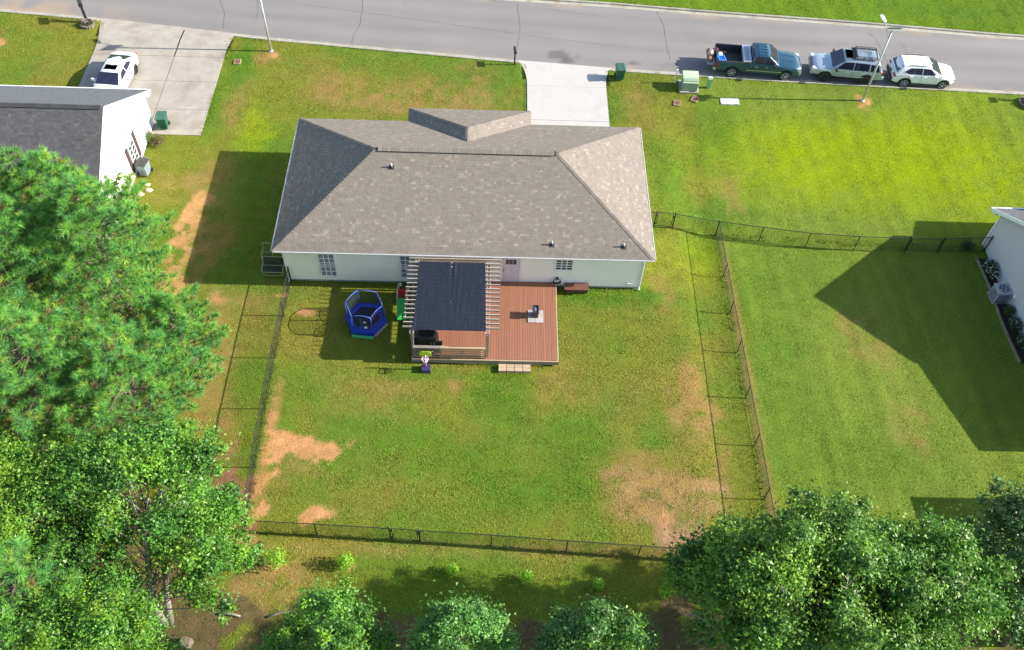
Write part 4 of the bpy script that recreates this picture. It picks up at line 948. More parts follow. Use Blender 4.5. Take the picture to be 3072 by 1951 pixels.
def gate(a, b, label, mid=True):
    A, B = Vector(g3(*a)), Vector(g3(*b)); o = thing('fence_gate', label, 'gate', A); d = (B - A); L = d.length; e = d / L
    for p in (A, B):
        MB().tube([p, p + Vector((0, 0, FH + .08))], .04, 8).build('gate_post', M_dark, o, smooth=True, sharp=50); MB().lathe([(.05, 0), (.047, .03), (0, .07)], 8, (p.x, p.y, p.z + FH + .07)).build('post_cap', M_dark, o)
    a2, b2 = A + e * .10, B - e * .10; z0, z1 = Vector((0, 0, .08)), Vector((0, 0, FH))
    MB().tube([a2 + z0, a2 + z1], .021, 8).build('gate_stile', M_dark, o); MB().tube([b2 + z0, b2 + z1], .021, 8).build('gate_stile', M_dark, o)
    for z in ([.08, FH * .52, FH] if mid else [.08, FH]): MB().tube([a2 + Vector((0, 0, z)), b2 + Vector((0, 0, z))], .018, 8).build('gate_rail', M_dark, o)
    for z in (.25, .95): MB().box(A + e * .05 + Vector((0, 0, z)), (.09, .06, .05), rz=math.atan2(d.y, d.x)).build('hinge', M_dark, o)
    MB().box(B - e * .05 + Vector((0, 0, .9)), (.1, .07, .12), rz=math.atan2(d.y, d.x)).build('latch', M_dark, o)
    mesh_panel(a2, b2, FH, 'chain_link', o, z0=.09)
fence([(.55, .12), (.51, -2.28), (.48, -5.07), (.47, -8.2), (.52, -11.5), (.63, -14.8)], 'black chain-link fence down the pine side of the back yard')
fence([(.63, -14.8), (3.93, -14.92), (7.36, -15.08)], 'black chain-link fence from the yard corner to the back gate', ends=(0, 0))
gate((7.36, -15.08), (8.7, -15.15), 'narrow gate in the back fence facing the saplings', mid=False)
fence([(8.7, -15.15), (12.0, -15.31), (15.47, -15.52), (18.78, -15.7), (22.0, -15.88), (25.2, -16.05)], 'black chain-link fence from the back gate towards the oak', ends=(0, 1))
fence([(25.13, 4.9), (25.14, 1.6), (25.14, -1.1), (25.17, -3.8), (25.18, -6.75), (25.2, -9.6), (25.2, -12.6), (25.2, -16.05)], 'black chain-link fence between the yard and the open lot', ends=(1, 0))
fence([(20.35, 5.05), (21.35, 5.02)], 'short chain-link stub between the house wall and the side gate', ends=(1, 0))
gate((21.35, 5.02), (22.45, 4.97), 'side-yard gate next to the pale house', mid=False)
fence([(22.45, 4.97), (25.13, 4.9)], 'single chain-link bay from the side gate to the corner post', ends=(0, 0))
fence([(25.13, 4.9), (27.72, 4.55), (30.45, 4.16), (33.32, 3.98), (36.36, 3.96)], 'black chain-link fence crossing the open lot', ends=(0, 0))
gate((36.36, 3.96), (38.36, 3.97), 'wide gate in the house shadow on the open lot')
fence([(38.36, 3.97), (41.25, 4.18)], 'last chain-link bay reaching the blue-grey house', ends=(0, 1))

# ------------------------------------------------------------------ street furniture
def wheelie(loc, rz, body, lid, label, open_=False):
    o = thing('wheelie_bin', label, 'bin', loc, rz or 1e-4)
    m = MB(); m.box((0, 0, .50), (.58, .66, .86), taper=.80); m.build('body', body, o)
    m = MB(); m.box((0, 0, .92), (.64, .72, .045)); m.build('rim', body, o)
    P = []
    for i in range(7):
        t = i / 6; y = -.39 + .76 * t; P.append([(x, y, .955 + z + .035 * math.sin(math.pi * t)) for x, z in ((-.33, -.03), (-.33, .01), (-.2, .035), (-.19, .02), (.19, .02), (.2, .035), (.33, .01), (.33, -.03))])
    m = MB(); m.grid(P); m.box((0, 0, .935), (.64, .74, .02)); m.build('lid', lid, o)
    MB().tube([(-.27, .38, .9), (-.27, .44, .95), (.27, .44, .95), (.27, .38, .9)], .018, 6).build('handle', body, o)
    for x in (-.27, .27): MB().lathe([(.02, -.03), (.13, -.03), (.13, .03), (.02, .03)], 14, (x, .30, .13), 'X').build('wheel', M_black, o)
    m = MB()
    for x in (-.16, 0, .16): m.box((x, -.316, .46), (.05, .02, .6), rot=Matrix.Rotation(-.075, 3, 'X'))
    m.build('rib', body, o)
    return o
M_gbin = mat('green_bin', (.010, .095, .052), .45, var=.1); M_glid = mat('green_bin_lid', (.032, .105, .07), .5, var=.15)
wheelie((20.15, 18.62, 0), R(5), M_gbin, M_glid, 'green wheeled bin by the new driveway at the kerb')
wheelie((-9.25, 12.45, .03), R(4), M_gbin, M_glid, 'green wheeled bin at the end of the old driveway')
wheelie((-9.45, 8.3, 0), R(-12), mat('pale_grey_bin', (.20, .245, .255), .5, var=.1), mat('grey_bin_lid', (.055, .05, .048), .5, var=.2), 'grey wheeled bin against the white gable wall')

def mailbox(loc, rz, label, post=.06, brace=False):
    o = thing('mailbox', label, 'mailbox', loc, rz or 1e-4)
    MB().box((0, 0, .55), (post * 1.6, post * 1.6, 1.1)).build('post', M_dark, o)
    if brace: MB().bar((0, 0, .55), (0, .22, 1.0), .07, .08).build('brace', M_dark, o)
    P = []; n = 9
    prof = [(-.1, 0)] + [(-.1 * math.cos(math.pi * k / n), .13 + .1 * math.sin(math.pi * k / n)) for k in range(n + 1)] + [(.1, 0), (-.1, 0)]
    m = MB(); m.grid([[(x, -.26, 1.1 + z) for x, z in prof], [(x, .28, 1.1 + z) for x, z in prof]][::-1]); m.add([(x, .28, 1.1 + z) for x, z in prof[:-1]], [tuple(range(len(prof) - 1))]); m.build('box', mat('mailbox_black', (.03, .03, .034), .35, var=.1), o, smooth=True, sharp=35)
    m = MB(); m.add([(x * 1.03, -.262, 1.1 + z * 1.02) for x, z in prof[:-1]] + [(x * 1.03, -.285, 1.1 + z * 1.02) for x, z in prof[:-1]], [tuple(range(len(prof) - 1)), tuple(range(2 * len(prof) - 3, len(prof) - 2, -1))] + [(i, i + 1, len(prof) + i, len(prof) - 1 + i) for i in range(len(prof) - 2)]); m.build('door', M_dark, o)
    m = MB(); m.box((.108, -.1, 1.28), (.012, .04, .16)); m.build('flag', mat('flag_red', (.3, .02, .02), .5), o)
    return o
mailbox((13.0, 19.8, 0), R(4), 'black mailbox on a thin post beside the new driveway')
mailbox((-17.1, 23.15, 0), R(25), 'black mailbox standing in the round stone planter', .08, True).scale = (1.35, 1.35, 1.3)
mailbox((48.05, 17.55, 0), R(0), 'dark mailbox behind the planter at the lawn edge', .08, True)

def flat_leaves(n, cen, rad, size, cols, seed, flat=.35):
    r = np.random.default_rng(seed); d = r.normal(size=(n, 3)); d /= np.linalg.norm(d, axis=1)[:, None]
    p = np.array(cen) + d * np.array(rad) * (r.random((n, 1)) ** .4); p[:, 2] = np.maximum(p[:, 2], cen[2] - rad[2])
    nn = d + np.array((0, 0, flat)) + r.normal(size=(n, 3)) * .6; nn /= np.linalg.norm(nn, axis=1)[:, None]
    t = np.cross(nn, r.normal(size=(n, 3))); t /= np.linalg.norm(t, axis=1)[:, None]; b = np.cross(nn, t)
    l = size * r.uniform(.6, 1.2, (n, 1)); wd = l * .62
    q = np.stack([p - t * l / 2, p + b * wd / 2 - nn * l * .06, p + t * l / 2, p - b * wd / 2 - nn * l * .06], 1)
    c = np.array(cols)[r.integers(0, len(cols), n)] * r.uniform(.7, 1.25, (n, 1))
    return q.reshape(-1, 3), np.repeat(c, 4, axis=0)
M_leaf = amat('leaf', rough=.45, spec=.4, transl=.3)
M_petal = amat('petal', rough=.6, spec=.2, transl=.2)
def leafy(name, parent, n, cen, rad, size, cols, seed, M=None):
    co, c = flat_leaves(n, cen, rad, size, cols, seed); g = ORG.get(parent.name, Vector((0, 0, 0)))
    return link(name, raw_mesh(name, co - np.array(g), 4, M or M_leaf, c), parent)

def planter(loc, label, ring, flowers, seed):
    o = thing('planter', label, 'planter', loc); x, y, z = loc
    M = mat('planter_stone', (.16, .14, .11), .9, var=.3, bump=.5, rnd=.2)
    n = 14
    for k in range(n):
        t = 2 * math.pi * k / n; MB().box((x + ring * math.cos(t), y + ring * math.sin(t), z + .09), (.14, ring * 2 * math.pi / n * .92, .18 + random.uniform(-.02, .02)), rz=t).build('stone', M, o)
    MB().lathe([(ring * .95, z), (ring * .9, z + .12), (0, z + .15)], 14, (x, y, 0)).build('earth', mat('planting_earth', (.05, .03, .02), .95, var=.3), o)
    leafy('foliage', o, 350, (x, y, z + .25), (ring * .9, ring * .9, .22), .09, [(.04, .09, .02), (.06, .11, .03)], seed)
    leafy('blossom', o, 120, (x - ring * .3, y, z + .34), (ring * .6, ring * .6, .2), .08, flowers, seed + 1, M_petal)
planter((-16.95, 22.78, 0), 'round stone planter with pale pink flowers round the mailbox', .42, [(.6, .35, .42), (.65, .5, .52)], 5)
planter((48.0, 17.2, 0), 'stone planter with purple flowers at the far edge of the lot', .55, [(.28, .12, .35), (.4, .3, .42)], 9)

def light_pole(loc, label, rz):
    o = thing('solar_street_light', label, 'street light', loc, rz)
    Mp = mat('pole_grey', (.50, .51, .53), .4, metal=.3, var=.06)
    MB().tube([(0, 0, 0), (0, 0, 5.55)], [.075, .052], 12).build('pole', Mp, o, smooth=True)
    MB().lathe([(.16, 0), (.16, .03), (.09, .05)], 12).build('base_plate', Mp, o)
    q = Matrix.Rotation(R(-24), 3, 'X')
    m = MB(); m.box((.1, -.02, 5.72), (.98, .66, .035), rot=q); p = m.build('solar_panel', mat('panel_frame', (.72, .73, .76), .35, metal=.4), o)
    m = MB()
    for i in range(5):
        for j in range(3): m.box(Vector((.1, -.02, 5.72)) + q @ Vector((-.37 + i * .185, -.2 + j * .2, .02)), (.17, .185, .006), rot=q)
    m.build('solar_cell', mat('solar_cell', (.03, .035, .06), .15, var=.2), p)
    MB().tube([(-.03, .02, 5.0), (-.22, .18, 5.35), (-.40, .48, 5.86)], .026, 8).build('arm', Mp, o, smooth=True); MB().tube([(-.03, 0, 5.05), (-.15, -.05, 5.6)], .018, 6).build('strut', Mp, o)
    m = MB(); m.box((0, 0, 0), (.22, .42, .07)); m.box((0, -.28, .0), (.16, .16, .09)); m.xf(Matrix.Translation((-.52, .78, 5.98)) @ Matrix.Rotation(R(18), 4, 'Z') @ Matrix.Rotation(R(14), 4, 'X')); m.build('lamp_head', mat('lamp_white', (.72, .76, .76), .35), o)
    m = MB(); m.box((0, .04, -.04), (.15, .26, .012)); m.xf(Matrix.Translation((-.52, .78, 5.98)) @ Matrix.Rotation(R(18), 4, 'Z') @ Matrix.Rotation(R(14), 4, 'X')); m.build('lamp_lens', mat('lens', (.5, .52, .5), .2), o)
light_pole((36.61, 17.06, 0), 'solar street light standing beside the three parked cars', R(3))
light_pole((-3.80, 20.5, 0), 'solar street light near the old concrete driveway', R(5))

def utility():
    Mg = mat('utility_green', (.235, .33, .22), .45, var=.06); Mg2 = mat('utility_pale', (.42, .50, .34), .45, var=.05)
    o = thing('transformer', 'pale green transformer cabinet on a concrete pad', 'transformer', (24.85, 17.9, 0), R(-2))
    MB().box((0, 0, .05), (1.3, 1.3, .1)).build('pad', M_conc, o)
    m = MB(); pr = [(-.48, .1), (-.48, .72), (-.40, .86), (.0, .97), (.5, .97), (.5, .1)]
    m.add([(-.5, y, z) for y, z in pr] + [(.5, y, z) for y, z in pr], [tuple(range(6)), tuple(range(11, 5, -1))] + [(i, 6 + i, 6 + (i + 1) % 6, (i + 1) % 6) for i in range(6)]); m.build('cabinet', Mg, o)
    m = MB(); m.slab([(-.53, -.5, .76), (.53, -.5, .76), (.53, -.02, .995), (-.53, -.02, .995)], .03); m.slab([(-.53, -.015, .995), (.53, -.015, .995), (.53, .53, .99), (-.53, .53, .99)], .03); m.build('lid', Mg2, o)
    MB().box((0, -.485, .42), (.9, .012, .58)).build('door', Mg, o); MB().box((.44, -.5, .18), (.08, .05, .1)).build('padlock', M_alum, o)
    o = thing('utility_pedestal', 'slim green cable pedestal between transformer and truck', 'pedestal', (26.2, 17.95, 0), R(8))
    m = MB(); m.box((0, 0, .38), (.24, .2, .76)); m.build('body', mat('pedestal_green', (.09, .28, .15), .45), o); m = MB(); m.box((0, 0, .80), (.27, .23, .12)); m.build('cap', mat('pedestal_cap', (.5, .62, .5), .45), o)
    o = thing('marker_post', 'white utility marker post beside the transformer', 'marker post', (23.95, 18.35, 0), R(4))
    MB().box((0, 0, .55), (.09, .05, 1.1)).build('post', M_white, o); MB().box((.01, 0, 1.06), (.13, .06, .14)).build('head', M_white, o)
    Mb = mat('meter_lid', (.16, .075, .055), .7, var=.2); Mf = mat('meter_frame', (.36, .26, .16), .8, var=.15)
    for (x, y, rz, lb) in ((23.9, 16.25, -12, 'brown meter box lid farther from the transformer'), (25.15, 16.7, -28, 'brown meter box lid just below the transformer pad'), (-5.88, 19.2, 0, 'brown meter box lid beside the old driveway')):
        z = T(x, y); o = thing('meter_box', lb, 'meter box', (x, y, z), R(rz) or 1e-4)
        m = MB()
        for a, s in (((-.2, 0, .03), (.04, .52, .08)), ((.2, 0, .03), (.04, .52, .08)), ((0, -.24, .03), (.36, .04, .08)), ((0, .24, .03), (.36, .04, .08))): m.box(a, s)
        m.build('frame', Mf, o); MB().box((0, 0, .03), (.35, .43, .05)).build('lid', Mb, o); MB().lathe([(.035, .0), (.035, .06), (0, .06)], 10, (.03, -.08, 0)).build('reader_hole', M_black, o)
    x, y = 27.5, 16.6; z = T(x, y)
    m = MB(); pts = []
    for a, b, n in (((-.62, -.31), (.62, -.31), 9), ((.62, -.31), (.62, .31), 5), ((.62, .31), (-.62, .31), 9), ((-.62, .31), (-.62, -.31), 5)):
        for i in range(n): t = i / n; pts.append((x + a[0] + (b[0] - a[0]) * t + random.uniform(-.02, .02), y + a[1] + (b[1] - a[1]) * t + random.uniform(-.02, .02)))
    m.prism(pts, z - .05, z + .035); tag(m.build('concrete_cover', mat('cover_concrete', (.48, .49, .50), .8, var=.06)), 'flat pale concrete cover slab set in the lawn', 'cover slab')
utility()
for i, (x, y, s, lb) in enumerate(((-9.15, 7.35, .16, 'pale stone nearest the grey bin'), (-8.95, 6.9, .2, 'pale flat stone on the grass below the grey bin'), (-9.35, 6.55, .17, 'pale stone farthest from the grey bin by the white wall'))):
    m = MB(); P = []
    for a in range(6):
        ph = -.2 + 1.77 * a / 5; P.append([(x + s * math.cos(ph) * math.cos(t) * (1 + .2 * math.sin(3 * t + i)) * 1.2, y + s * math.cos(ph) * math.sin(t) * (1 + .15 * math.cos(2 * t + i)), max(-.02, .55 * s * math.sin(ph))) for t in [2 * math.pi * k / 9 for k in range(10)]])
    m.grid(P); tag(m.build('stone', mat('pale_stone', (.45, .38, .27), .9, var=.2, bump=.4)), lb, 'stone')

def ac_unit():
    z = T(40.8, .5); o = thing('air_conditioner', 'grey outdoor air conditioner with round fan by the blue-grey wall', 'air conditioner', (40.85, .45, z), R(0.2))
    Mc = mat('ac_case', (.40, .43, .46), .5, var=.05); Md = mat('ac_coil', (.07, .08, .09), .6, var=.15)
    MB().box((0, 0, .04), (.9, .9, .08)).build('pad', M_conc, o)
    MB().box((0, 0, .46), (.72, .72, .74)).build('coil', Md, o)
    for a in (-1, 1):
        for b in (-1, 1): MB().box((a * .36, b * .36, .46), (.06, .06, .76)).build('corner_post', Mc, o)
    m = MB()
    for k in range(11): m.box((0, 0, .14 + k * .065), (.745, .745, .012))
    m.build('louvre', Mc, o)
    m = MB(); n = 24
    for k in range(n):
        t0, t1 = 2 * math.pi * k / n, 2 * math.pi * (k + 1) / n
        sq = lambda t: (.42 / max(abs(math.cos(t)), abs(math.sin(t))) * math.cos(t), .42 / max(abs(math.cos(t)), abs(math.sin(t))) * math.sin(t))
        a, b = sq(t0 + math.pi / 4), sq(t1 + math.pi / 4); c, d = (.29 * math.cos(t1 + math.pi / 4), .29 * math.sin(t1 + math.pi / 4)), (.29 * math.cos(t0 + math.pi / 4), .29 * math.sin(t0 + math.pi / 4))
        m.add([(*a, .9), (*b, .9), (*c, .92), (*d, .92), (*a, .82), (*b, .82)], [(0, 1, 2, 3), (4, 5, 1, 0)])
    m.build('top_panel', Mc, o)
    MB().lathe([(.29, .84), (.28, .845), (.0, .845)], 20).build('fan_well', M_black, o)
    m = MB()
    for r in (.08, .14, .20, .26): m.tube([(r * math.cos(t), r * math.sin(t), .915) for t in [2 * math.pi * k / 20 for k in range(20)]], .007, 5, closed=True)
    for k in range(8): t = math.pi * k / 4; m.tube([(.05 * math.cos(t), .05 * math.sin(t), .915), (.285 * math.cos(t), .285 * math.sin(t), .915)], .005, 4)
    m.build('fan_grille', Mc, o)
    m = MB()
    for k in range(4):
        t = math.pi / 2 * k; m.add([(.04 * math.cos(t), .04 * math.sin(t), .87), (.25 * math.cos(t), .25 * math.sin(t), .87), (.25 * math.cos(t + .8), .25 * math.sin(t + .8), .89), (.04 * math.cos(t + .8), .04 * math.sin(t + .8), .89)], [(0, 1, 2, 3)])
    m.build('fan_blade', Mc, o)
    MB().tube([(.36, -.3, .3), (.42, -.45, .45), (.42, -.52, .85)], .02, 6).build('conduit', Mc, o)
ac_unit()

def flower_bed():
    o = thing('flower_bed', 'narrow mulched bed with pale edging along the blue-grey house', 'flower bed', (40.9, 0, -.4))
    m = MB(); P = [[], []]
    for k in range(30):
        y = 3.5 - 7.6 * k / 29; z = T(41, y) + .02; P[0].append((40.62 + .05 * math.sin(y), y, z)); P[1].append((41.31, y, z + .04))
    m.grid([P[0], P[1]][::-1]); m.build('mulch', mat('mulch', (.045, .025, .018), .95, var=.4, scale=20, bump=1, bscale=40), o)
    M = mat('edging_brick', (.28, .22, .15), .9, var=.2, rnd=.2)
    for k in range(36):
        y = 3.45 - .212 * k
        MB().box((40.60 + .05 * math.sin(y), y, T(40.6, y) + .05), (.10, .195, .14), rz=random.uniform(-.06, .06)).build('edging_brick', M, o)
flower_bed()
def shrub(name, loc, rad, n, size, cols, label, cat, seed, flowers=None, group=None):
    o = thing(name, label, cat, loc, group=group); x, y, z = loc
    r = random.Random(seed)
    for k in range(5): MB().tube([(x, y, z), (x + r.uniform(-.5, .5) * rad[0], y + r.uniform(-.5, .5) * rad[1], z + rad[2] * r.uniform(.8, 1.5))], [.02, .008], 5).build('stem', mat('shrub_stem', (.09, .06, .04), .9), o)
    leafy('foliage', o, n, (x, y, z + rad[2]), rad, size, cols, seed)
    if flowers: leafy('blossom', o, flowers[1], (x, y, z + rad[2] * 1.15), [a * 1.06 for a in rad], .12, flowers[0], seed + 50, M_petal)
    return o
WH = [(.75, .72, .66), (.7, .6, .58)]; DG = [(.03, .07, .02), (.045, .085, .025), (.035, .06, .02)]
shrub('rose_bush', (40.95, 2.35, -.47), (.42, .75, .45), 1500, .08, DG, 'white-flowered rose bush between the fence end and the air conditioner', 'shrub', 21, (WH, 120))
shrub('leafy_bush', (41.0, -.75, -.4), (.32, .4, .38), 1000, .08, [(.06, .12, .03), (.05, .1, .03)], 'green bush without flowers just below the air conditioner', 'shrub', 22)
shrub('rose_bush', (41.0, -1.75, -.38), (.36, .55, .42), 1200, .08, DG, 'white-flowered rose bush below the plain green bush', 'shrub', 23, (WH, 80))
shrub('rose_bush', (41.05, -3.0, -.36), (.36, .6, .42), 1200, .08, DG, 'sparse rose bush at the end of the flower bed', 'shrub', 24, (WH, 30))
shrub('leafy_bush', (40.2, 4.3, -.5), (.5, .45, .3), 700, .09, DG, 'low dark bush under the last fence bay', 'shrub', 25)
shrub('dry_shrub', (-9.35, 11.05, 0), (.5, .6, .25), 500, .10, [(.16, .11, .05), (.08, .09, .03), (.2, .14, .07)], 'dry straggly plant at the corner of the old driveway', 'shrub', 26)
shrub('leafy_bush', (-9.85, 11.15, 0), (.18, .45, .45), 500, .09, [(.10, .16, .02), (.07, .14, .02)], 'small bright bush against the white gable wall', 'shrub', 27)
YG = [(.22, .46, .02), (.28, .50, .025), (.15, .36, .02)]
for i, (x, y, s, lb) in enumerate(((2.34, -16.35, 1.3, 'largest sapling, bright green, nearest the yard corner'), (5.44, -16.35, 1.0, 'second bright sapling from the yard corner, left of the back gate'), (10.25, -16.65, .75, 'thin sapling just right of the back gate at the shade edge'), (13.61, -16.95, .8, 'fourth sapling along the back fence, half in shade'), (16.84, -17.2, .7, 'fifth sapling along the back fence, in shade'), (19.9, -17.5, 1.0, 'last sapling beside the oak crown'))):
    shrub('sapling', (x, y, 0), (.42 * s, .40 * s, .52 * s), int(520 * s), .10, YG, lb, 'sapling', 60 + i, group='young saplings behind the back fence')

# ------------------------------------------------------------------ vehicles
M_tyre = mat('tyre_rubber', (.022, .022, .023), .8, var=.15); M_rim = mat('alloy_rim', (.60, .61, .63), .35, metal=.15, var=.05); M_rimm = mat('mid_rim', (.20, .20, .21), .4, metal=.1); M_rimd = mat('dark_rim', (.04, .04, .045), .4, metal=.5)
M_cglass = mat('car_glass', (.022, .022, .05), .04, var=.05, spec=.9); M_trim = mat('car_trim', (.03, .03, .035), .5); M_chrome = mat('chrome', (.7, .7, .72), .15, metal=.9, var=.03)
M_tail = mat('tail_light', (.28, .012, .012), .2, spec=.8); M_head = mat('head_light', (.55, .58, .60), .12, spec=.9); M_under = mat('underbody', (.012, .012, .012), .8)
def wheel(parent, x, y, r, wd, sgn, rim, spokes=6, rr=.66):
    m = MB(); m.lathe([(r * rr, -wd / 2), (r * .9, -wd / 2), (r * .98, -wd * .38), (r, -wd * .2), (r, wd * .2), (r * .98, wd * .38), (r * .9, wd / 2), (r * rr, wd / 2)], 24, (x, y, r), 'Y'); t = m.build('wheel', M_tyre, parent, smooth=True, sharp=35)
    yo = y + sgn * wd * .36
    m = MB(); m.lathe([(0, -.02), (r * rr * .98, -.03), (r * rr * .98, .02), (r * rr * .90, .035), (r * rr * .88, .0), (0, -.0)], 20, (x, yo, r), 'Y')
    if sgn < 0: m.v = [(a, 2 * yo - b, c) for a, b, c in m.v]
    m.build('rim', M_rimd if rim is M_rimd else M_rimm, t)
    m = MB()
    for k in range(20):
        a0, a1 = 2 * math.pi * k / 20, 2 * math.pi * (k + 1) / 20
        for f in (1,): m.bar((x + r * rr * .93 * math.cos(a0), yo + sgn * .03, r + r * rr * .93 * math.sin(a0)), (x + r * rr * .93 * math.cos(a1), yo + sgn * .03, r + r * rr * .93 * math.sin(a1)), .02, .03, up=(0, 1, 0))
    m.build('rim_lip', rim, t)
    for k in range(spokes):
        a = 2 * math.pi * k / spokes + .3; MB().bar((x + r * .06 * math.cos(a), yo + sgn * .03, r + r * .06 * math.sin(a)), (x + r * rr * .9 * math.cos(a), yo + sgn * .025, r + r * rr * .9 * math.sin(a)), .022, r * .20, up=(0, 1, 0)).build('spoke', rim, t)
    MB().lathe([(0, 0), (.06, 0), (.05, .03), (0, .035)], 10, (x, yo + (sgn * .03 if sgn > 0 else -.065), r), 'Y').build('hub_cap', rim, t)
def panel(pts, cen, out=.012, th=.025):
    q = [Vector(p) for p in pts]; n = (q[1] - q[0]).cross(q[2] - q[0]).normalized(); c = sum(q, Vector()) / len(q)
    if n.dot(c - Vector(cen)) < 0: n = -n; q = q[::-1]
    m = MB(); m.slab([p + n * out for p in q], th); return m
def car(name, label, loc, rz, S):
    o = thing(name, label, S['cat'], loc, rz, group='vehicles on the street and drive'); paint = S['paint']
    xs0 = [p[0] for p in S['top']]; zt = [p[1] for p in S['top']]; zs = [p[2] for p in S['top']]; hw = [p[3] for p in S['top']]; zb = [p[4] for p in S['top']]
    wr, ra = S['r'], S['r'] * S.get('arch', 1.17); wx = S['wx']
    def sm(x, v):
        if 'bed' in S and x < -.3: return np.interp(x, xs0, v)
        e = min(.2, x - xs0[0], xs0[-1] - x); return sum(np.interp(x + e * q, xs0, v) for q in (-1, -.5, 0, .5, 1)) / 5
    def sec(x):
        a, b, h, c = sm(x, zt), sm(x, zs), sm(x, hw), sm(x, zb)
        for q in wx:
            if abs(x - q) < ra: c = max(c, wr + math.sqrt(ra * ra - (x - q) ** 2) * .97)
        c = min(c, b - .05); d = b - c
        bed = S.get('bed')
        if bed and bed[0] < x < bed[1]:
            return [(h * .95, c), (h, c + .2 * d), (h, c + .62 * d), (h * .97, b), (h - .10, b), (h - .11, bed[2]), (0, bed[2])]
        return [(h * .95, c), (h, c + .2 * d), (h, c + .62 * d), (h * .965, b), (h * .80, b + (a - b) * .72), (h * .42, b + (a - b) * .96), (0, a)]
    X = sorted(set(np.linspace(xs0[0], xs0[-1], 70).tolist() + [q + s * ra * .999 for q in wx for s in (-1, 1)] + ([S['bed'][0] - .005, S['bed'][0] + .005, S['bed'][1] - .005, S['bed'][1] + .005] if 'bed' in S else []) + xs0))
    P = []
    for x in X: h = sec(x); P.append([(x, y, z) for y, z in h] + [(x, -y, z) for y, z in h[-2::-1]])
    m = MB(); m.grid(P)
    m.add(P[0], [tuple(range(len(P[0])))]); m.add(P[-1], [tuple(range(len(P[0]) - 1, -1, -1))])
    body = m.build('body', paint, o, smooth=True, sharp=42)
    # dark floor and wheel wells
    m = MB(); m.box(((xs0[0] + xs0[-1]) / 2, 0, wr + .12), (xs0[-1] - xs0[0] - .3, 2 * min(S['track'] - .14, hw[len(hw) // 2] - .2), .46)); m.build('underbody', M_under, o)
    for x in wx:
        for s in (-1, 1):
            wheel(o, x, s * S['track'], wr, S.get('tw', .24), s, S['rim'], S.get('spokes', 6), S.get('rr', .66))
            if S.get('cladding'):
                mm = MB(); n = 14; pts = []
                for k in range(n + 1):
                    a = math.pi * k / n; pts.append(((ra - .005) * math.cos(a), (ra - .005) * math.sin(a)))
                yo = np.interp(x, xs0, hw) + .008
                for (a, b), (c, d) in zip(pts, pts[1:]):
                    f = 1 + .07 / ra; q = [(x + a, s * yo, wr + b), (x + c, s * yo, wr + d), (x + c * f, s * yo, wr + d * f), (x + a * f, s * yo, wr + b * f)]; mm.add(panel(q, (x, 0, wr), 0, .04).v, [tuple(r_) for r_ in panel(q, (x, 0, wr), 0, .04).f])
                mm.build('arch_trim', S['cladding'], o)
    # greenhouse
    g = S['glass']; rl = g['line']; gx = [p[0] for p in rl]; gz = [p[1] for p in rl]; belt, yb, yr, zm = g['belt'], g['yb'], g['yr'], max(gz)
    def yat(z): return yb - (yb - yr) * (z - belt) / (zm - belt)
    GX = sorted(set(np.linspace(gx[0], gx[-1], 40).tolist() + gx)); P = []
    for x in GX:
        z = float(np.interp(x, gx, gz)); yt = yat(z); e = min(.06, (z - belt) * .4)
        h = [(yb, belt - .06), (yat((z + belt) / 2) + .012, (z + belt) / 2), (yt, z - e), (yt * .90, z - e * .2), (yt * .5, z + .012), (0, z + .018)]
        P.append([(x, y, q) for y, q in h] + [(x, -y, q) for y, q in h[-2::-1]])
    m = MB(); m.grid(P); m.add(P[0], [tuple(range(len(P[0])))]); m.add(P[-1], [tuple(range(len(P[0]) - 1, -1, -1))]); m.build('cabin', paint, o, smooth=True, sharp=38)
    cen = ((gx[0] + gx[-1]) / 2, 0, belt)
    for nm, (xa, za), (xb, zb_), fw in g['ends']:
        wa, wb = yat(za) * fw, yat(zb_) * fw; panel([(xa, wa, za), (xb, wb, zb_), (xb, -wb, zb_), (xa, -wa, za)], cen, .02).build(nm, M_cglass, o)
    for poly in g['sides']:
        for s in (-1, 1): panel([(x, s * (yat(z) + .012), z) for x, z in poly], cen, .012).build('side_window', M_cglass, o)
    # door gaps, handles, mirrors
    for x in S.get('gaps', []):
        for s in (-1, 1):
            h = sec(x); m = MB(); q = [(x, s * (h[k][0] + .002), h[k][1]) for k in (0, 1, 2, 3)]
            for a, b in zip(q, q[1:]): m.bar(a, b, .014, .006, up=(0, 1, 0))
            m.build('door_gap', M_trim, o)
    for x, z in S.get('handles', []):
        for s in (-1, 1): y = sec(x)[2][0]; MB().box((x, s * (y + .012), z), (.2, .035, .035)).build('door_handle', S.get('hmat', M_chrome), o)
    mx, mz = S['mirror']
    for s in (-1, 1): m = MB(); m.box((mx, s * (yb + .17), mz), (.12, .24, .17)); m.box((mx + .04, s * (yb + .02), mz - .05), (.06, .16, .05)); m.build('mirror', S.get('mmat', paint), o)
    for nm, c, d, M in S.get('extras', []):
        for s in ((-1, 1) if abs(c[1]) > 1e-6 and nm[0] != '_' else (1,)): MB().box((c[0], s * c[1], c[2]), d).build(nm.strip('_'), M, o)
    return o

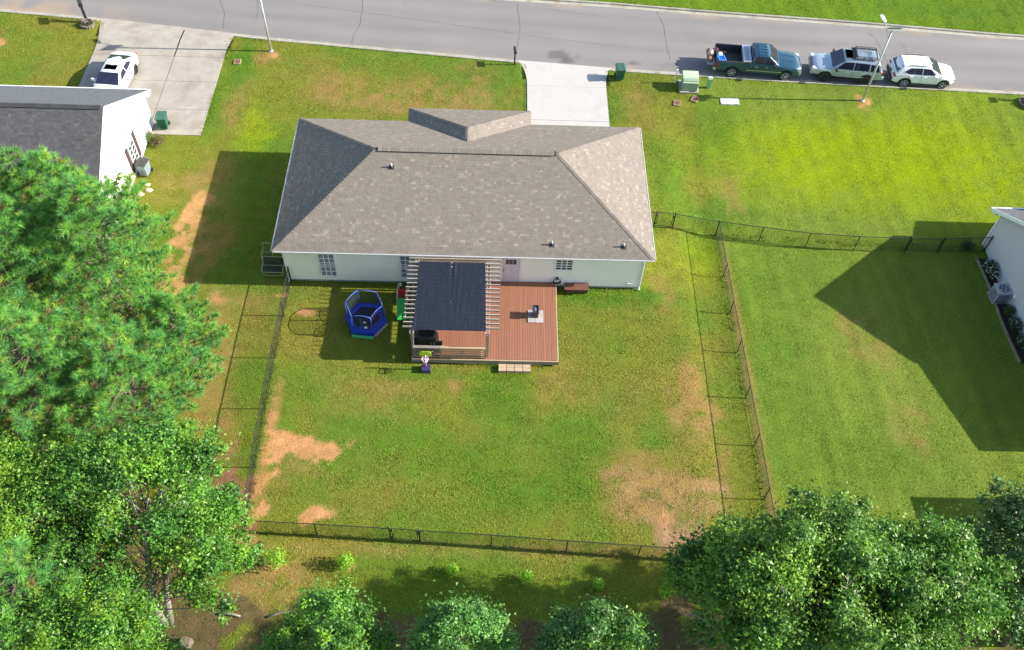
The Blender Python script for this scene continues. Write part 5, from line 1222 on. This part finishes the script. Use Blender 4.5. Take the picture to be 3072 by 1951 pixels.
M_truck = mat('truck_teal', (.028, .085, .135), .25, metal=.35, var=.05, coat=.6); M_silver = mat('suv_silver', (.40, .48, .53), .28, metal=.4, var=.04, coat=.5); M_carwhite = mat('car_white', (.80, .81, .82), .25, var=.02, coat=.6)
DARKW = mat('car_seat', (.05, .05, .055), .8)
def pickup():
    S = dict(cat='pickup truck', paint=M_truck, r=.405, wx=(-1.83, 1.83), track=.86, tw=.27, rim=M_rim, spokes=6,
        top=[(-2.98, 1.20, 1.16, .93, .62), (-2.92, 1.26, 1.25, .985, .52), (-.62, 1.26, 1.25, 1.0, .50), (-.60, 1.20, 1.14, 1.0, .48), (1.05, 1.20, 1.14, 1.0, .48), (1.15, 1.23, 1.12, 1.0, .5), (2.2, 1.17, 1.05, .985, .5), (2.62, 1.10, .98, .93, .48), (2.80, .98, .88, .80, .50), (2.84, .9, .84, .72, .55)],
        bed=(-2.95, -.61, .80), mirror=(.92, 1.22), mmat=M_trim,
        glass=dict(belt=1.13, yb=.93, yr=.72, line=[(-.62, 1.16), (-.50, 1.80), (-.2, 1.86), (.35, 1.84), (.55, 1.76), (1.28, 1.18)],
            ends=[('rear_window', (-.60, 1.28), (-.51, 1.74), .86), ('windshield', (1.20, 1.24), (.58, 1.73), .93)],
            sides=[[(-.42, 1.22), (.20, 1.22), (.20, 1.70), (-.36, 1.70)], [(.28, 1.22), (1.02, 1.22), (.55, 1.68), (.28, 1.70)]]),
        gaps=(-.56, .24, 1.02), handles=((-.28, 1.04), (.42, 1.04)),
        extras=[('front_bumper', (2.80, 0, .62), (.16, 1.7, .22), M_chrome), ('grille', (2.855, 0, .86), (.05, 1.1, .22), M_chrome), ('head_light', (2.66, .74, .90), (.28, .30, .22), M_head), ('tail_light', (-2.93, .93, 1.02), (.14, .12, .42), M_tail), ('rear_bumper', (-3.05, 0, .60), (.2, 1.85, .2), M_chrome), ('_tailgate', (-3.28, 0, .80), (.56, 1.52, .07), mat('tailgate_liner', (.30, .30, .31), .6)),
            ('bed_wall', (-.66, 0, 1.03), (.05, 1.76, .46), M_trim), ('side_molding', (.3, 1.005, .72), (2.4, .02, .05), M_chrome), ('rail_cap', (-1.78, .94, 1.268), (2.3, .09, .025), M_trim)])
    o = car('pickup_truck', 'dark teal crew-cab pickup truck with open tailgate and loaded bed', (29.80, 20.06, -.075), R(-4.2), S)
    m = MB(); m.box((-1.78, 0, .81), (2.28, 1.74, .02)); m.box((-1.78, .875, 1.02), (2.28, .012, .42)); m.box((-1.78, -.875, 1.02), (2.28, .012, .42)); m.build('bed_liner', mat('bed_liner', (.02, .02, .028), .6), o)
    for x, y in ((2.3, .3), (2.3, -.3)): MB().bar((1.35, y, 1.215), (2.3, y, 1.165), .03, .02).build('hood_crease', M_truck, o)
    for k in range(4): MB().box((.05, -.42 + k * .28, 1.885), (.75, .05, .012)).build('roof_rib', M_truck, o)
    m = MB(); m.box((-.485, .12, 1.78), (.05, .06, .05)); m.box((-.485, -.12, 1.78), (.05, .06, .05)); m.build('brake_light', M_head, o)
    # things carried by the truck
    def W(p): a = R(-4.2); return (29.80 + p[0] * math.cos(a) - p[1] * math.sin(a), 20.06 + p[0] * math.sin(a) + p[1] * math.cos(a), -.075 + p[2])
    t = thing('truck_toolbox', 'silver metal toolbox across the pickup bed behind the cab', 'toolbox', W((-.92, 0, 1.0)), R(-4.2))
    Mt = mat('diamond_plate', (.60, .62, .64), .35, metal=.6, var=.06, bump=.3, bscale=60)
    MB().box((0, 0, .13), (.5, 1.74, .36)).build('body', Mt, t); m = MB(); m.slab([(-.27, -.93, .33), (.27, -.93, .37), (.27, .93, .37), (-.27, .93, .33)], .05); m.build('lid', Mt, t)
    m = MB(); m.box((0, 0, .36), (.3, 1.5, .02), rot=Matrix.Rotation(-.07, 3, 'Y')); m.build('lid_panel', mat('toolbox_blue_grey', (.30, .36, .43), .4, metal=.3), t)
    t = thing('storage_tub', 'blue plastic tub in the corner of the pickup bed', 'tub', W((-2.62, -.48, .81)), R(8)); Mb = mat('blue_tub', (.01, .10, .50), .4)
    MB().box((0, 0, .17), (.42, .5, .34), taper=.88).build('body', Mb, t)
    m = MB()
    for c, d in (((-.22, 0, .35), (.05, .56, .05)), ((.22, 0, .35), (.05, .56, .05)), ((0, .26, .35), (.39, .05, .05)), ((0, -.26, .35), (.39, .05, .05))): m.box(c, d)
    m.build('rim', mat('tub_rim', (.10, .30, .75), .4), t)
    def lump(nm, lb, cat, c, rad, M, rot=0):
        t = MB(); P = []
        for i in range(8):
            ph = -math.pi / 2 + math.pi * i / 7; P.append([(c[0] + rad[0] * math.cos(ph) * math.cos(a) * (1 + .12 * math.sin(3 * a + i)), c[1] + rad[1] * math.cos(ph) * math.sin(a) * (1 + .1 * math.cos(2 * a)), c[2] + rad[2] * math.sin(ph) * (1 + .1 * math.sin(2 * a))) for a in [2 * math.pi * k / 14 for k in range(15)]])
        t.grid(P); x = t.build(nm, M, smooth=True); a = R(-4.2); x.location = (29.80, 20.06, -.075); x.rotation_euler = (0, 0, a); tag(x, lb, cat)
    lump('white_bag', 'white plastic bag beside the blue tub', 'bag', (-2.72, .05, 1.0), (.22, .28, .2), mat('white_bag', (.7, .7, .72), .5, bump=.6, bscale=9))
    lump('beige_sack', 'beige sack slumped on the open tailgate', 'sack', (-3.28, .25, .99), (.26, .36, .19), mat('beige_sack', (.52, .36, .26), .8, bump=.6, bscale=7))
    lump('brown_bundle', 'brown striped bundle at the edge of the tailgate', 'bundle', (-3.38, -.32, .94), (.2, .26, .13), mat('brown_bundle', (.28, .13, .08), .8, var=.5, scale=14, stretch=(1, 5, 1)))
    lump('grey_roll', 'dark grey rolled mat behind the beige sack', 'roll', (-3.40, .58, .96), (.15, .14, .14), mat('grey_roll', (.10, .09, .085), .8))
    t = thing('carton', 'dark maroon carton on the pickup tailgate', 'carton', W((-2.96, .42, .84)), R(20)); MB().box((0, 0, .17), (.34, .36, .34)).build('box', mat('maroon_card', (.07, .02, .035), .7), t); MB().box((0, 0, .345), (.36, .12, .01)).build('flap', mat('maroon_flap', (.10, .04, .05), .7), t)
    t = thing('long_pole', 'white pole lying lengthwise in the pickup bed', 'pole', W((-1.8, -.4, .83)), R(-2)); MB().tube([(-.75, 0, .02), (.62, 0, .02)], .02, 6).build('shaft', M_white, t)
pickup()
def suv():
    S = dict(cat='suv', paint=M_silver, r=.41, wx=(-1.395, 1.395), track=.80, tw=.29, rim=M_rimd, spokes=8, rr=.58, arch=1.2,
        top=[(-2.46, .95, .92, .80, .62), (-2.40, 1.10, 1.06, .90, .52), (-1.2, 1.16, 1.10, .955, .54), (.9, 1.16, 1.08, .955, .54), (1.1, 1.16, 1.04, .95, .55), (1.9, 1.10, .98, .93, .56), (2.22, 1.02, .90, .86, .55), (2.36, .88, .80, .74, .58)],
        mirror=(.78, 1.18), mmat=M_trim, cladding=None,
        glass=dict(belt=1.07, yb=.89, yr=.68, line=[(-2.34, 1.12), (-2.12, 1.62), (-1.95, 1.78), (-.6, 1.82), (.12, 1.78), (.3, 1.72), (1.12, 1.14)],
            ends=[('rear_window', (-2.31, 1.22), (-2.08, 1.68), .86), ('windshield', (1.04, 1.20), (.34, 1.69), .94)],
            sides=[[(-2.12, 1.16), (-1.52, 1.16), (-1.45, 1.62), (-1.98, 1.60)], [(-1.38, 1.16), (-.40, 1.16), (-.40, 1.66), (-1.38, 1.64)], [(-.33, 1.16), (.78, 1.16), (.30, 1.62), (-.33, 1.66)]]),
        gaps=(-1.42, -.36, .82), handles=((-1.05, 1.0), (.0, 1.0)), hmat=M_silver,
        extras=[('front_bumper', (2.30, 0, .66), (.2, 1.6, .26), M_silver), ('grille', (2.31, 0, .92), (.12, .95, .16), M_trim), ('head_light', (2.20, .70, .90), (.26, .30, .20), M_head), ('tail_light', (-2.40, .82, 1.02), (.12, .14, .3), M_tail), ('rear_bumper', (-2.45, 0, .66), (.22, 1.7, .2), M_silver), ('sunroof', (-.05, .0001, 1.83), (.62, .85, .02), M_cglass), ('side_molding', (-.1, .965, .70), (2.1, .025, .07), M_silver), ('running_board', (0, .90, .44), (1.7, .16, .06), M_trim), ('roof_rail', (-.95, .60, 1.87), (1.6, .05, .05), M_trim)])
    o = car('suv', 'lifted silver suv with black roof basket facing the pickup', (35.76, 19.78, -.075), R(174.1), S)
    # roof basket
    rk = MB(); 
    for y in (-.56, .56):
        for z in (1.95, 2.05): rk.bar((-1.78, y, z), (-.42, y, z), .03, .03)
        for x in (-1.78, -1.33, -.87, -.42): rk.bar((x, y, 1.86), (x, y, 2.06), .03, .03)
    for x in (-1.78, -.42):
        for z in (1.95, 2.05): rk.bar((x, -.56, z), (x, .56, z), .03, .03)
    r_ = rk.build('roof_basket', M_dark, o)
    for k in range(11): MB().bar((-1.72 + k * .125, -.55, 1.935), (-1.72 + k * .125, .55, 1.935), .022, .02).build('basket_slat', M_alum, r_)
    MB().slab([(-.38, -.55, 2.0), (-.2, -.55, 1.86), (-.2, .55, 1.86), (-.38, .55, 2.0)], .02).build('fairing', M_dark, r_)
    MB().box((2.365, 0, .62), (.03, .32, .12)).build('plate', M_white, o)
    for y in (-.3, 0, .3): MB().box((2.372, y * 1.3, .93), (.02, .06, .15)).build('grille_bar', M_silver, o)
suv()
def crossover():
    Mcl = mat('grey_cladding', (.05, .05, .06), .6)
    S = dict(cat='car', paint=M_carwhite, r=.345, wx=(-1.315, 1.315), track=.775, tw=.22, rim=M_rim, spokes=5, rr=.72, cladding=Mcl, arch=1.16,
        top=[(-2.20, .80, .76, .70, .48), (-2.12, 1.02, .98, .84, .36), (-1.4, 1.08, 1.02, .895, .32), (.7, 1.06, .98, .90, .30), (.95, 1.05, .95, .895, .30), (1.6, .99, .86, .875, .32), (1.95, .90, .78, .80, .34), (2.12, .76, .68, .64, .38), (2.17, .66, .6, .5, .42)],
        mirror=(.55, 1.06), 
        glass=dict(belt=1.0, yb=.84, yr=.62, line=[(-2.10, 1.04), (-1.78, 1.46), (-1.62, 1.56), (-.7, 1.62), (.05, 1.58), (.22, 1.53), (1.10, 1.04)],
            ends=[('rear_window', (-2.04, 1.12), (-1.70, 1.50), .90), ('windshield', (1.02, 1.09), (.26, 1.50), .94)],
            sides=[[(-1.55, 1.20), (-1.20, 1.08), (-.36, 1.06), (-.36, 1.48), (-1.15, 1.46)], [(-.29, 1.06), (.66, 1.08), (.22, 1.44), (-.29, 1.48)]]),
        gaps=(-1.2, -.32, .75), handles=((-1.0, .92), (-.05, .90)), hmat=M_carwhite,
        extras=[('rear_bumper', (-2.18, 0, .52), (.16, 1.45, .26), Mcl), ('skid_plate', (-2.27, 0, .42), (.05, .9, .1), M_chrome), ('front_bumper', (2.08, 0, .42), (.16, 1.2, .14), Mcl), ('grille', (2.13, 0, .64), (.06, .8, .12), M_trim), ('head_light', (1.96, .62, .74), (.24, .24, .10), M_head), ('tail_light', (-2.10, .66, .88), (.14, .34, .13), M_tail), ('sill', (0, .87, .35), (1.75, .1, .13), Mcl), ('roof_rail', (-.75, .60, 1.625), (1.3, .035, .03), M_trim), ('_antenna', (-1.35, .05, 1.62), (.14, .04, .05), M_carwhite), ('plate', (-2.215, 0, .80), (.02, .3, .14), M_trim)])
    car('crossover_car', 'white compact crossover parked at the front of the row', (41.12, 19.50, -.075), R(-2.8), S)
crossover()
def sedan():
    S = dict(cat='car', paint=M_carwhite, r=.335, wx=(-1.42, 1.42), track=.79, tw=.22, rim=M_rimd, spokes=9, rr=.72, arch=1.12,
        top=[(-2.42, .84, .80, .66, .44), (-2.34, .98, .94, .80, .32), (-1.8, 1.02, .96, .90, .28), (-.8, 1.0, .94, .925, .26), (.9, .96, .88, .92, .26), (1.7, .90, .80, .89, .28), (2.15, .78, .70, .78, .30), (2.32, .66, .6, .6, .36)],
        mirror=(.72, .98), 
        glass=dict(belt=.93, yb=.85, yr=.60, line=[(-1.95, 1.0), (-1.15, 1.34), (-.9, 1.40), (-.35, 1.43), (.1, 1.40), (.25, 1.36), (1.18, .96)],
            ends=[('rear_window', (-1.86, 1.04), (-1.05, 1.37), .88), ('windshield', (1.10, 1.0), (.32, 1.34), .94)],
            sides=[[(-1.35, 1.06), (-.36, 1.0), (-.36, 1.30), (-.95, 1.29)], [(-.28, 1.0), (.72, 1.0), (.20, 1.26), (-.28, 1.30)]]),
        gaps=(-1.1, -.32, .78), handles=((-.8, .86), (.0, .84)), hmat=M_carwhite,
        extras=[('head_light', (2.1, .66, .64), (.26, .26, .12), M_head), ('tail_light', (-2.36, .62, .84), (.1, .3, .14), M_tail), ('grille', (2.28, 0, .52), (.08, .8, .18), M_trim), ('sunroof', (-.12, .0001, 1.435), (.46, .78, .02), M_cglass)])
    car('sedan', 'white sedan with sunroof parked on the old driveway', (-13.25, 16.35, .03), R(-94.5), S)
sedan()

# ------------------------------------------------------------------ trees
M_bark = mat('bark', (.13, .095, .07), .95, var=.35, scale=5, stretch=(4, 4, 1), bump=.8, bscale=12)
M_palebark = mat('pale_bark', (.24, .215, .17), .9, var=.35, scale=5, stretch=(4, 4, 1), bump=.6, bscale=12)
M_needle = amat('pine_needle', rough=.45, spec=.35, transl=.3)
def leaves(clumps, n, size, cols, seed, up=.55, droop=0.):
    r = np.random.default_rng(seed); C = np.array(clumps); w_ = C[:, 3] ** 2; k = r.choice(len(C), n, p=w_ / w_.sum())
    d = r.normal(size=(n, 3)); d[:, 2] = np.abs(d[:, 2]) * np.where(r.random(n) < .78, 1, -1); d /= np.linalg.norm(d, axis=1)[:, None]
    p = C[k, :3] + d * C[k, 3:4] * np.abs(r.normal(0, .72, (n, 1))) * np.array((1, 1, .8))
    nn = d * .45 + np.array((0, 0, up)) + r.normal(size=(n, 3)) * .55; nn /= np.linalg.norm(nn, axis=1)[:, None]
    t = np.cross(nn, r.normal(size=(n, 3))); t /= np.linalg.norm(t, axis=1)[:, None]; b = np.cross(nn, t)
    l = size * r.uniform(.5, 1.3, (n, 1)); wd = l * r.uniform(.55, .85, (n, 1))
    q = np.stack([p - t * l / 2 - b * wd / 2, p - t * l / 2 + b * wd / 2, p + t * l / 2 - nn * l * .1], 1)
    tint = r.uniform(.75, 1.3, (len(C), 1)); cc = np.array(cols)[r.integers(0, len(cols), len(C))]
    c = (cc * tint)[k] * r.uniform(.8, 1.22, (n, 1)); return q.reshape(-1, 3), np.repeat(c, 3, axis=0)
def crown_clumps(cen, rad, n, cr, seed, low=-.25, inner=.15):
    r = np.random.default_rng(seed); out = []
    while len(out) < n * 3:
        d = r.normal(size=3); d /= np.linalg.norm(d)
        if d[2] < low: continue
        s = r.uniform(.70, .98) if r.random() > inner else r.uniform(.2, .7)
        c = np.array(cen) + d * np.array(rad) * s; out.append((*c, cr * r.uniform(.6, .95)))
        for j in range(2):          # sprays reaching out of the lobe
            e = d + r.normal(size=3) * .7; e /= np.linalg.norm(e); out.append((*(c + e * cr * r.uniform(.5, 1.05)), cr * r.uniform(.22, .42)))
    return out
def broadleaf(name, label, base, h, clumps, n, size, cols, seed, bark=None, r0=.18, stems=1, group=None):
    x, y = base; z = T(x, y); o = thing(name, label, 'tree', (x, y, z), group=group); r = random.Random(seed)
    cen = np.array(clumps)[:, :3].mean(0); forks = []
    for s in range(stems):
        fx, fy = (0, 0) if stems == 1 else (.35 * math.cos(2.4 * s + 1), .35 * math.sin(2.4 * s + 1))
        pts = [(x + fx * .3, y + fy * .3, z - .1)]
        for k in range(1, 6): t = k / 5; pts.append((x + fx + (cen[0] - x) * t ** 1.5 + r.uniform(-.12, .12), y + fy + (cen[1] - y) * t ** 1.5 + r.uniform(-.12, .12), z + h * .8 * t))
        MB().tube(pts, [r0 * (1 - .8 * k / 5) for k in range(6)], 9).build('trunk', bark or M_bark, o, smooth=True); forks.append(pts)
    m = MB()
    for c in clumps:
        if r.random() > .3: continue
        pts = forks[r.randrange(len(forks))]; hz = max(.2, min(.88, ((c[2] - z) / (h * .8) - .35) * r.uniform(.75, 1.05))); i = hz * 5; k = min(4, int(i)); a = Vector(pts[k]).lerp(Vector(pts[k + 1]), i - k); b = Vector(c[:3])
        mid = a.lerp(b, .5) + Vector((r.uniform(-.2, .2), r.uniform(-.2, .2), r.uniform(-.1, .3))); m.tube([a, mid, b], [r0 * .22, r0 * .12, r0 * .03], 5)
    m.build('limb', bark or M_bark, o, smooth=True)
    co, c = leaves(clumps, int(n * 2.3), size * .84, cols, seed); link('crown', raw_mesh('crown', co - np.array((x, y, z)), 3, M_leaf, c), o); return o

def pine(label, base, h, rad, seed, first=.28, dens=1.):
    x, y = base; z0 = T(x, y); o = thing('pine_tree', label, 'tree', (x, y, z0), group='pines beside the yard'); r = np.random.default_rng(seed)
    lean = r.uniform(-.03, .03, 2); ax = lambda z: np.array((x + lean[0] * z, y + lean[1] * z, z0 + z))
    MB().tube([tuple(ax(h * t) - np.array((0, 0, .1 if t == 0 else 0))) for t in (0, .25, .5, .75, 1)], [.17 * h / 12, .15 * h / 12, .11 * h / 12, .06 * h / 12, .02], 9).build('trunk', M_bark, o, smooth=True)
    bm = MB(); tips = []; dirs = []
    zz = h * first
    while zz < h * .985:
        f = (zz - h * first) / (h * (1 - first)); L = rad * (min(1, .55 + 1.3 * f) if f < .35 else (1 - ((f - .35) / .65) ** 1.6)) + .15; nb = int(r.integers(4, 7))
        a0 = r.uniform(0, 6.28)
        for k in range(nb):
            a = a0 + 6.283 * k / nb + r.uniform(-.3, .3); l = L * r.uniform(.7, 1.12); up = .12 + .5 * f + r.uniform(-.08, .12)
            d = np.array((math.cos(a), math.sin(a), up)); d /= np.linalg.norm(d); s = np.array((-math.sin(a), math.cos(a), 0)); A = ax(zz + r.uniform(-.15, .15))
            def pt(t): return A + d * l * t + np.array((0, 0, .10 * l * t * t))
            bm.tube([tuple(pt(t)) for t in (0, .5, 1)], [.035 + .012 * l * .6, .022, .008], 4)
            nt = max(3, int(l * 5.8 * dens))
            for i in range(nt):
                t = .30 + .72 * (i + r.uniform(.2, .8)) / nt; sd_ = (1 if i % 2 else -1) * r.uniform(.05, .42) * l * (1.12 - t) * 1.0; p = pt(t) + s * sd_ + np.array((0, 0, r.uniform(-.05, .18)))
                dd = d * .7 + s * np.sign(sd_) * .5 + np.array((0, 0, .75)); tips.append(p); dirs.append(dd / np.linalg.norm(dd))
                if abs(sd_) > .15 and i % 2: bm.tube([tuple(pt(max(.2, t - .12))), tuple(p)], [.012, .005], 3)
            tips.append(pt(1.03)); dirs.append(d)
        zz += .40 * (1.15 - .4 * f)
    tips.append(ax(h)); dirs.append(np.array((0, 0, 1.)))
    bm.build('branch', M_bark, o)
    tips, dirs = np.array(tips), np.array(dirs); nN = 50; n = len(tips)
    P = np.repeat(tips, nN, 0); D = np.repeat(dirs, nN, 0); q = r.normal(size=P.shape); q /= np.linalg.norm(q, axis=1)[:, None]
    q = q + D * .9; q /= np.linalg.norm(q, axis=1)[:, None]; ln = r.uniform(.22, .38, (len(P), 1))
    st = P - D * r.uniform(0, .16, (len(P), 1)); sidev = np.cross(q, r.normal(size=P.shape)); sidev /= np.linalg.norm(sidev, axis=1)[:, None]; wd = .0095
    e = st + q * ln - np.array((0, 0, .25)) * ln ** 2
    co = np.stack([st - sidev * wd, st + sidev * wd, e], 1).reshape(-1, 3)
    base_c = np.array([(.135, .335, .065), (.18, .40, .065), (.095, .275, .075), (.28, .42, .06)])[r.choice(4, n, p=(.35, .3, .25, .1))] * r.uniform(.75, 1.25, (n, 1))
    old = r.random(n) < .015; base_c[old] = (.25, .16, .06)
    c = np.repeat(base_c, nN, 0) * r.uniform(.8, 1.2, (len(P), 1)); c = np.repeat(c, 3, 0); c[2::3] *= 1.25
    link('crown', raw_mesh('crown', co - np.array((x, y, z0)), 3, M_needle, c), o)

for i, (lb, b, h, rd, f) in enumerate((
    ('tall pine nearest the white gable wall', (-8.8, -2.6), 11.4, 3.2, .25),
    ('pine leaning over the bare strip beside the house', (-6.0, -5.2), 12.8, 3.4, .22),
    ('pine whose branches reach the yard fence', (-3.7, -11.2), 9.6, 3.5, .2),
    ('pine between the fence pine and the broadleaf trees', (-7.0, -11.2), 11.5, 3.3, .22),
    ('tall pine in the middle of the stand', (-9.8, -7.0), 13.5, 3.5, .25),
    ('pine at the picture edge below the roof', (-12.6, -3.0), 13.4, 3.4, .25),
    ('pine at the outer edge of the stand', (-12.2, -10.5), 13.0, 3.2, .25),
    ('small pine low between the fence and the stand', (-3.2, -6.4), 6.4, 2.2, .15))):
    pine(lb, b, h, rd, 100 + i, f)
pine('short pine with bare trunk at the bottom corner', (-5.6, -20.2), 9.5, 1.9, 140, .45, .8)
pine('young pine beside the bare red earth', (-1.6, -14.2), 3.4, 1.5, 141, .1)

GR = [(.09, .24, .028), (.115, .275, .03), (.07, .20, .03), (.15, .30, .025)]
DK = [(.10, .23, .03), (.13, .27, .032), (.08, .19, .03), (.155, .29, .028)]
BR = [(.10, .25, .028), (.125, .285, .03), (.075, .20, .03), (.17, .31, .022)]
broadleaf('broadleaf_tree', 'light green tree with twin pale trunks by the yard corner', (-1.95, -19.2), 9.5, crown_clumps((-2.0, -15.9, 7.0), (3.0, 2.0, 2.2), 36, 1.0, 1, low=-.4) + crown_clumps((.5, -17.4, 5.0), (1.7, 1.5, 1.8), 14, .9, 13, low=-.5) + crown_clumps((1.0, -18.4, 3.6), (1.4, 1.3, 1.5), 12, .7, 12, low=-.4), 30000, .15, GR, 1, M_palebark, .17, 2, 'broadleaf trees at the lot edge')
broadleaf('broadleaf_tree', 'rounded yellow-green tree below the pines', (-6.6, -16.4), 8.5, crown_clumps((-6.4, -16.2, 6.0), (3.2, 2.8, 2.7), 40, 1.0, 2, low=-.5), 26000, .15, [(.13, .28, .025), (.10, .24, .03), (.17, .31, .025)], 2, M_bark, .15, 1, 'broadleaf trees at the lot edge')
broadleaf('broadleaf_tree', 'dense green tree filling the bottom corner', (-3.6, -22.6), 8.2, crown_clumps((-3.5, -22.3, 5.6), (4.0, 2.2, 2.6), 44, .95, 3, low=-.4), 28000, .14, BR, 3, M_bark, .15, 1, 'broadleaf trees at the lot edge')
broadleaf('broadleaf_tree', 'pointed tree at the bottom edge left of the back gate', (6.4, -21.7), 9.2, crown_clumps((6.3, -21.9, 6.3), (1.7, 1.6, 2.9), 40, .62, 4, low=-.6) + [(6.2, -21.3, 9.0, .45), (6.5, -21.4, 8.3, .5)] + crown_clumps((4.2, -22.3, 5.2), (.9, .9, 1.8), 14, .5, 41, low=-.5), 19000, .14, BR, 4, M_palebark, .13, 1, 'broadleaf trees at the lot edge')
broadleaf('broadleaf_tree', 'pale leafed tree at the bottom edge below the back gate', (11.1, -22.0), 8.9, crown_clumps((11.0, -22.2, 6.2), (1.75, 1.6, 2.6), 40, .62, 5, low=-.6) + [(11.0, -21.6, 8.7, .5)], 17000, .14, [(.105, .255, .045), (.135, .295, .055), (.08, .21, .042)], 5, M_palebark, .13, 1, 'broadleaf trees at the lot edge')
broadleaf('broadleaf_tree', 'dark leafed tree at the bottom edge left of the oak', (16.0, -21.9), 8.8, crown_clumps((15.9, -22.1, 6.1), (1.9, 1.6, 2.6), 42, .62, 6, low=-.6) + [(15.8, -21.4, 8.5, .5)], 17000, .14, [(.065, .18, .035), (.09, .21, .04), (.12, .25, .035)], 6, M_palebark, .13, 1, 'broadleaf trees at the lot edge')
OAK = broadleaf('oak_tree', 'large spreading dark green oak overhanging the yard corner', (24.2, -21.0), 11.0, crown_clumps((24.0, -20.1, 7.1), (4.7, 3.2, 3.0), 84, 1.05, 7, low=-.35) + crown_clumps((20.6, -19.2, 5.6), (1.7, 1.6, 1.5), 14, .8, 71, low=-.4), 62000, .16, DK, 7, M_bark, .28, 3, 'broadleaf trees at the lot edge')
broadleaf('oak_tree', 'bright green oak crown joining the large oak', (29.2, -21.6), 10.0, crown_clumps((27.7, -20.1, 6.8), (3.6, 2.7, 2.8), 56, 1.0, 8, low=-.35), 36000, .16, [(.1, .25, .025), (.08, .2, .025), (.13, .27, .025)], 8, M_bark, .24, 2, 'broadleaf trees at the lot edge')
broadleaf('broadleaf_tree', 'blue-green glossy tree at the far bottom corner', (34.8, -19.4), 9.2, crown_clumps((33.9, -18.9, 6.2), (3.5, 3.3, 3.0), 58, .9, 9, low=-.35), 30000, .17, [(.085, .185, .05), (.105, .215, .055), (.13, .245, .055)], 9, M_bark, .2, 1, 'broadleaf trees at the lot edge')
broadleaf('broadleaf_tree', 'low dark green tree between the yellow-green tree and the bottom corner', (-4.6, -18.8), 6.2, crown_clumps((-4.7, -18.9, 4.3), (2.6, 2.0, 1.9), 34, .85, 14, low=-.4), 20000, .14, [(.07, .19, .03), (.09, .22, .03), (.055, .155, .03)], 14, M_bark, .12, 1, 'broadleaf trees at the lot edge')
YL = [(.2, .33, .025), (.16, .29, .025), (.24, .36, .03)]
broadleaf('young_sweetgum', 'yellow-green young tree between the pines and the dark roof', (-12.3, 1.0), 7.2, crown_clumps((-12.3, .9, 5.2), (2.6, 1.4, 1.9), 24, .6, 10, low=-.5), 7000, .15, YL, 10, M_palebark, .1, 1)
broadleaf('young_sweetgum', 'straggly yellow-green young tree against the white gable wall', (-8.4, 3.3), 4.6, crown_clumps((-8.5, 3.2, 3.0), (1.2, 1.3, 1.5), 18, .4, 11, low=-.6), 3000, .13, YL, 11, M_palebark, .07, 1)
shrub('leafy_bush', (-.3, -13.2, 0), (.55, .6, .6), 900, .13, [(.07, .16, .05), (.09, .18, .05)], 'pale green bush by the fence on bare earth', 'shrub', 31)
shrub('leafy_bush', (.2, -15.9, 0), (.5, .4, .3), 500, .12, GR, 'low bush outside the yard corner', 'shrub', 32)

# fallen wood, a stump and the outbuilding beyond the frame
def log(a, b, r, lb, M=None):
    m = MB(); A, B = Vector(a), Vector(b); m.tube([A, A.lerp(B, .35) + Vector((.03, .04, .02)), A.lerp(B, .7) + Vector((-.02, .03, .03)), B], [r, r * .95, r * .85, r * .6], 9); return tag(m.build('fallen_log', M or M_palebark, smooth=True), lb, 'log')
log((2.3, -18.8, .05), (3.3, -18.55, .05), .055, 'grey fallen log at the shade edge behind the yard'); log((.2, -18.7, .06), (1.1, -18.8, .06), .07, 'short fallen log under the light green tree')
m = MB(); m.lathe([(.30, 0), (.24, .1), (.22, .32), (.0, .33)], 12, (-1.0, -20.0, 0)); tag(m.build('tree_stump', mat('stump_wood', (.15, .115, .08), .9, var=.3)), 'pale cut stump beside the twin trunks', 'stump')
_r = random.Random(5)
for ax, ay, az_, bx_, by_, bz_ in ((21.6, -19.9, 6.2, 19.9, -18.6, 6.9), (22.8, -21.2, 8.6, 21.9, -20.9, 10.0), (21.3, -21.6, 6.5, 19.6, -21.5, 7.0), (24.4, -20.9, 9.0, 24.1, -20.6, 10.5), (20.6, -20.8, 5.4, 19.2, -20.4, 5.9)):
    A, B = Vector((ax, ay, az_)), Vector((bx_, by_, bz_)); M1 = A.lerp(B, .55) + Vector((.05, .12, .08)); m = MB(); m.tube([A, M1, B], [.035, .022, .008], 5)
    for k in range(3): p = A.lerp(B, _r.uniform(.35, .85)); m.tube([p, p + (B - A) * .22 + Vector((_r.uniform(-.35, .35), _r.uniform(-.35, .35), _r.uniform(0, .3)))], [.014, .005], 4)
    m.build('dead_branch', mat('dead_wood', (.42, .38, .31), .9, var=.15), OAK)
def shed():
    h = thing('outbuilding', 'outbuilding beyond the picture edge whose shadow falls on the lot', 'building', (43, -15.5, -.2))
    m = MB(); 
    for a, b in (((40.4, -19), (46, -19)), ((46, -19), (46, -12.4)), ((46, -12.4), (40.4, -12.4)), ((40.4, -12.4), (40.4, -19))): siding(m, (*a, 0), (*b, 0), -.2, 3.7)
    m.build('wall', M_siding, h); m = MB(); m.add([(40.1, -19.3, 3.75), (46.3, -19.3, 3.75), (46.3, -12.2, 3.75), (40.1, -12.2, 3.75), (43.2, -15.7, 5.0)], [(0, 1, 4), (1, 2, 4), (2, 3, 4), (3, 0, 4), (3, 2, 1, 0)]); m.build('roof', mat('grey_shingle_base', None), h)
shed()
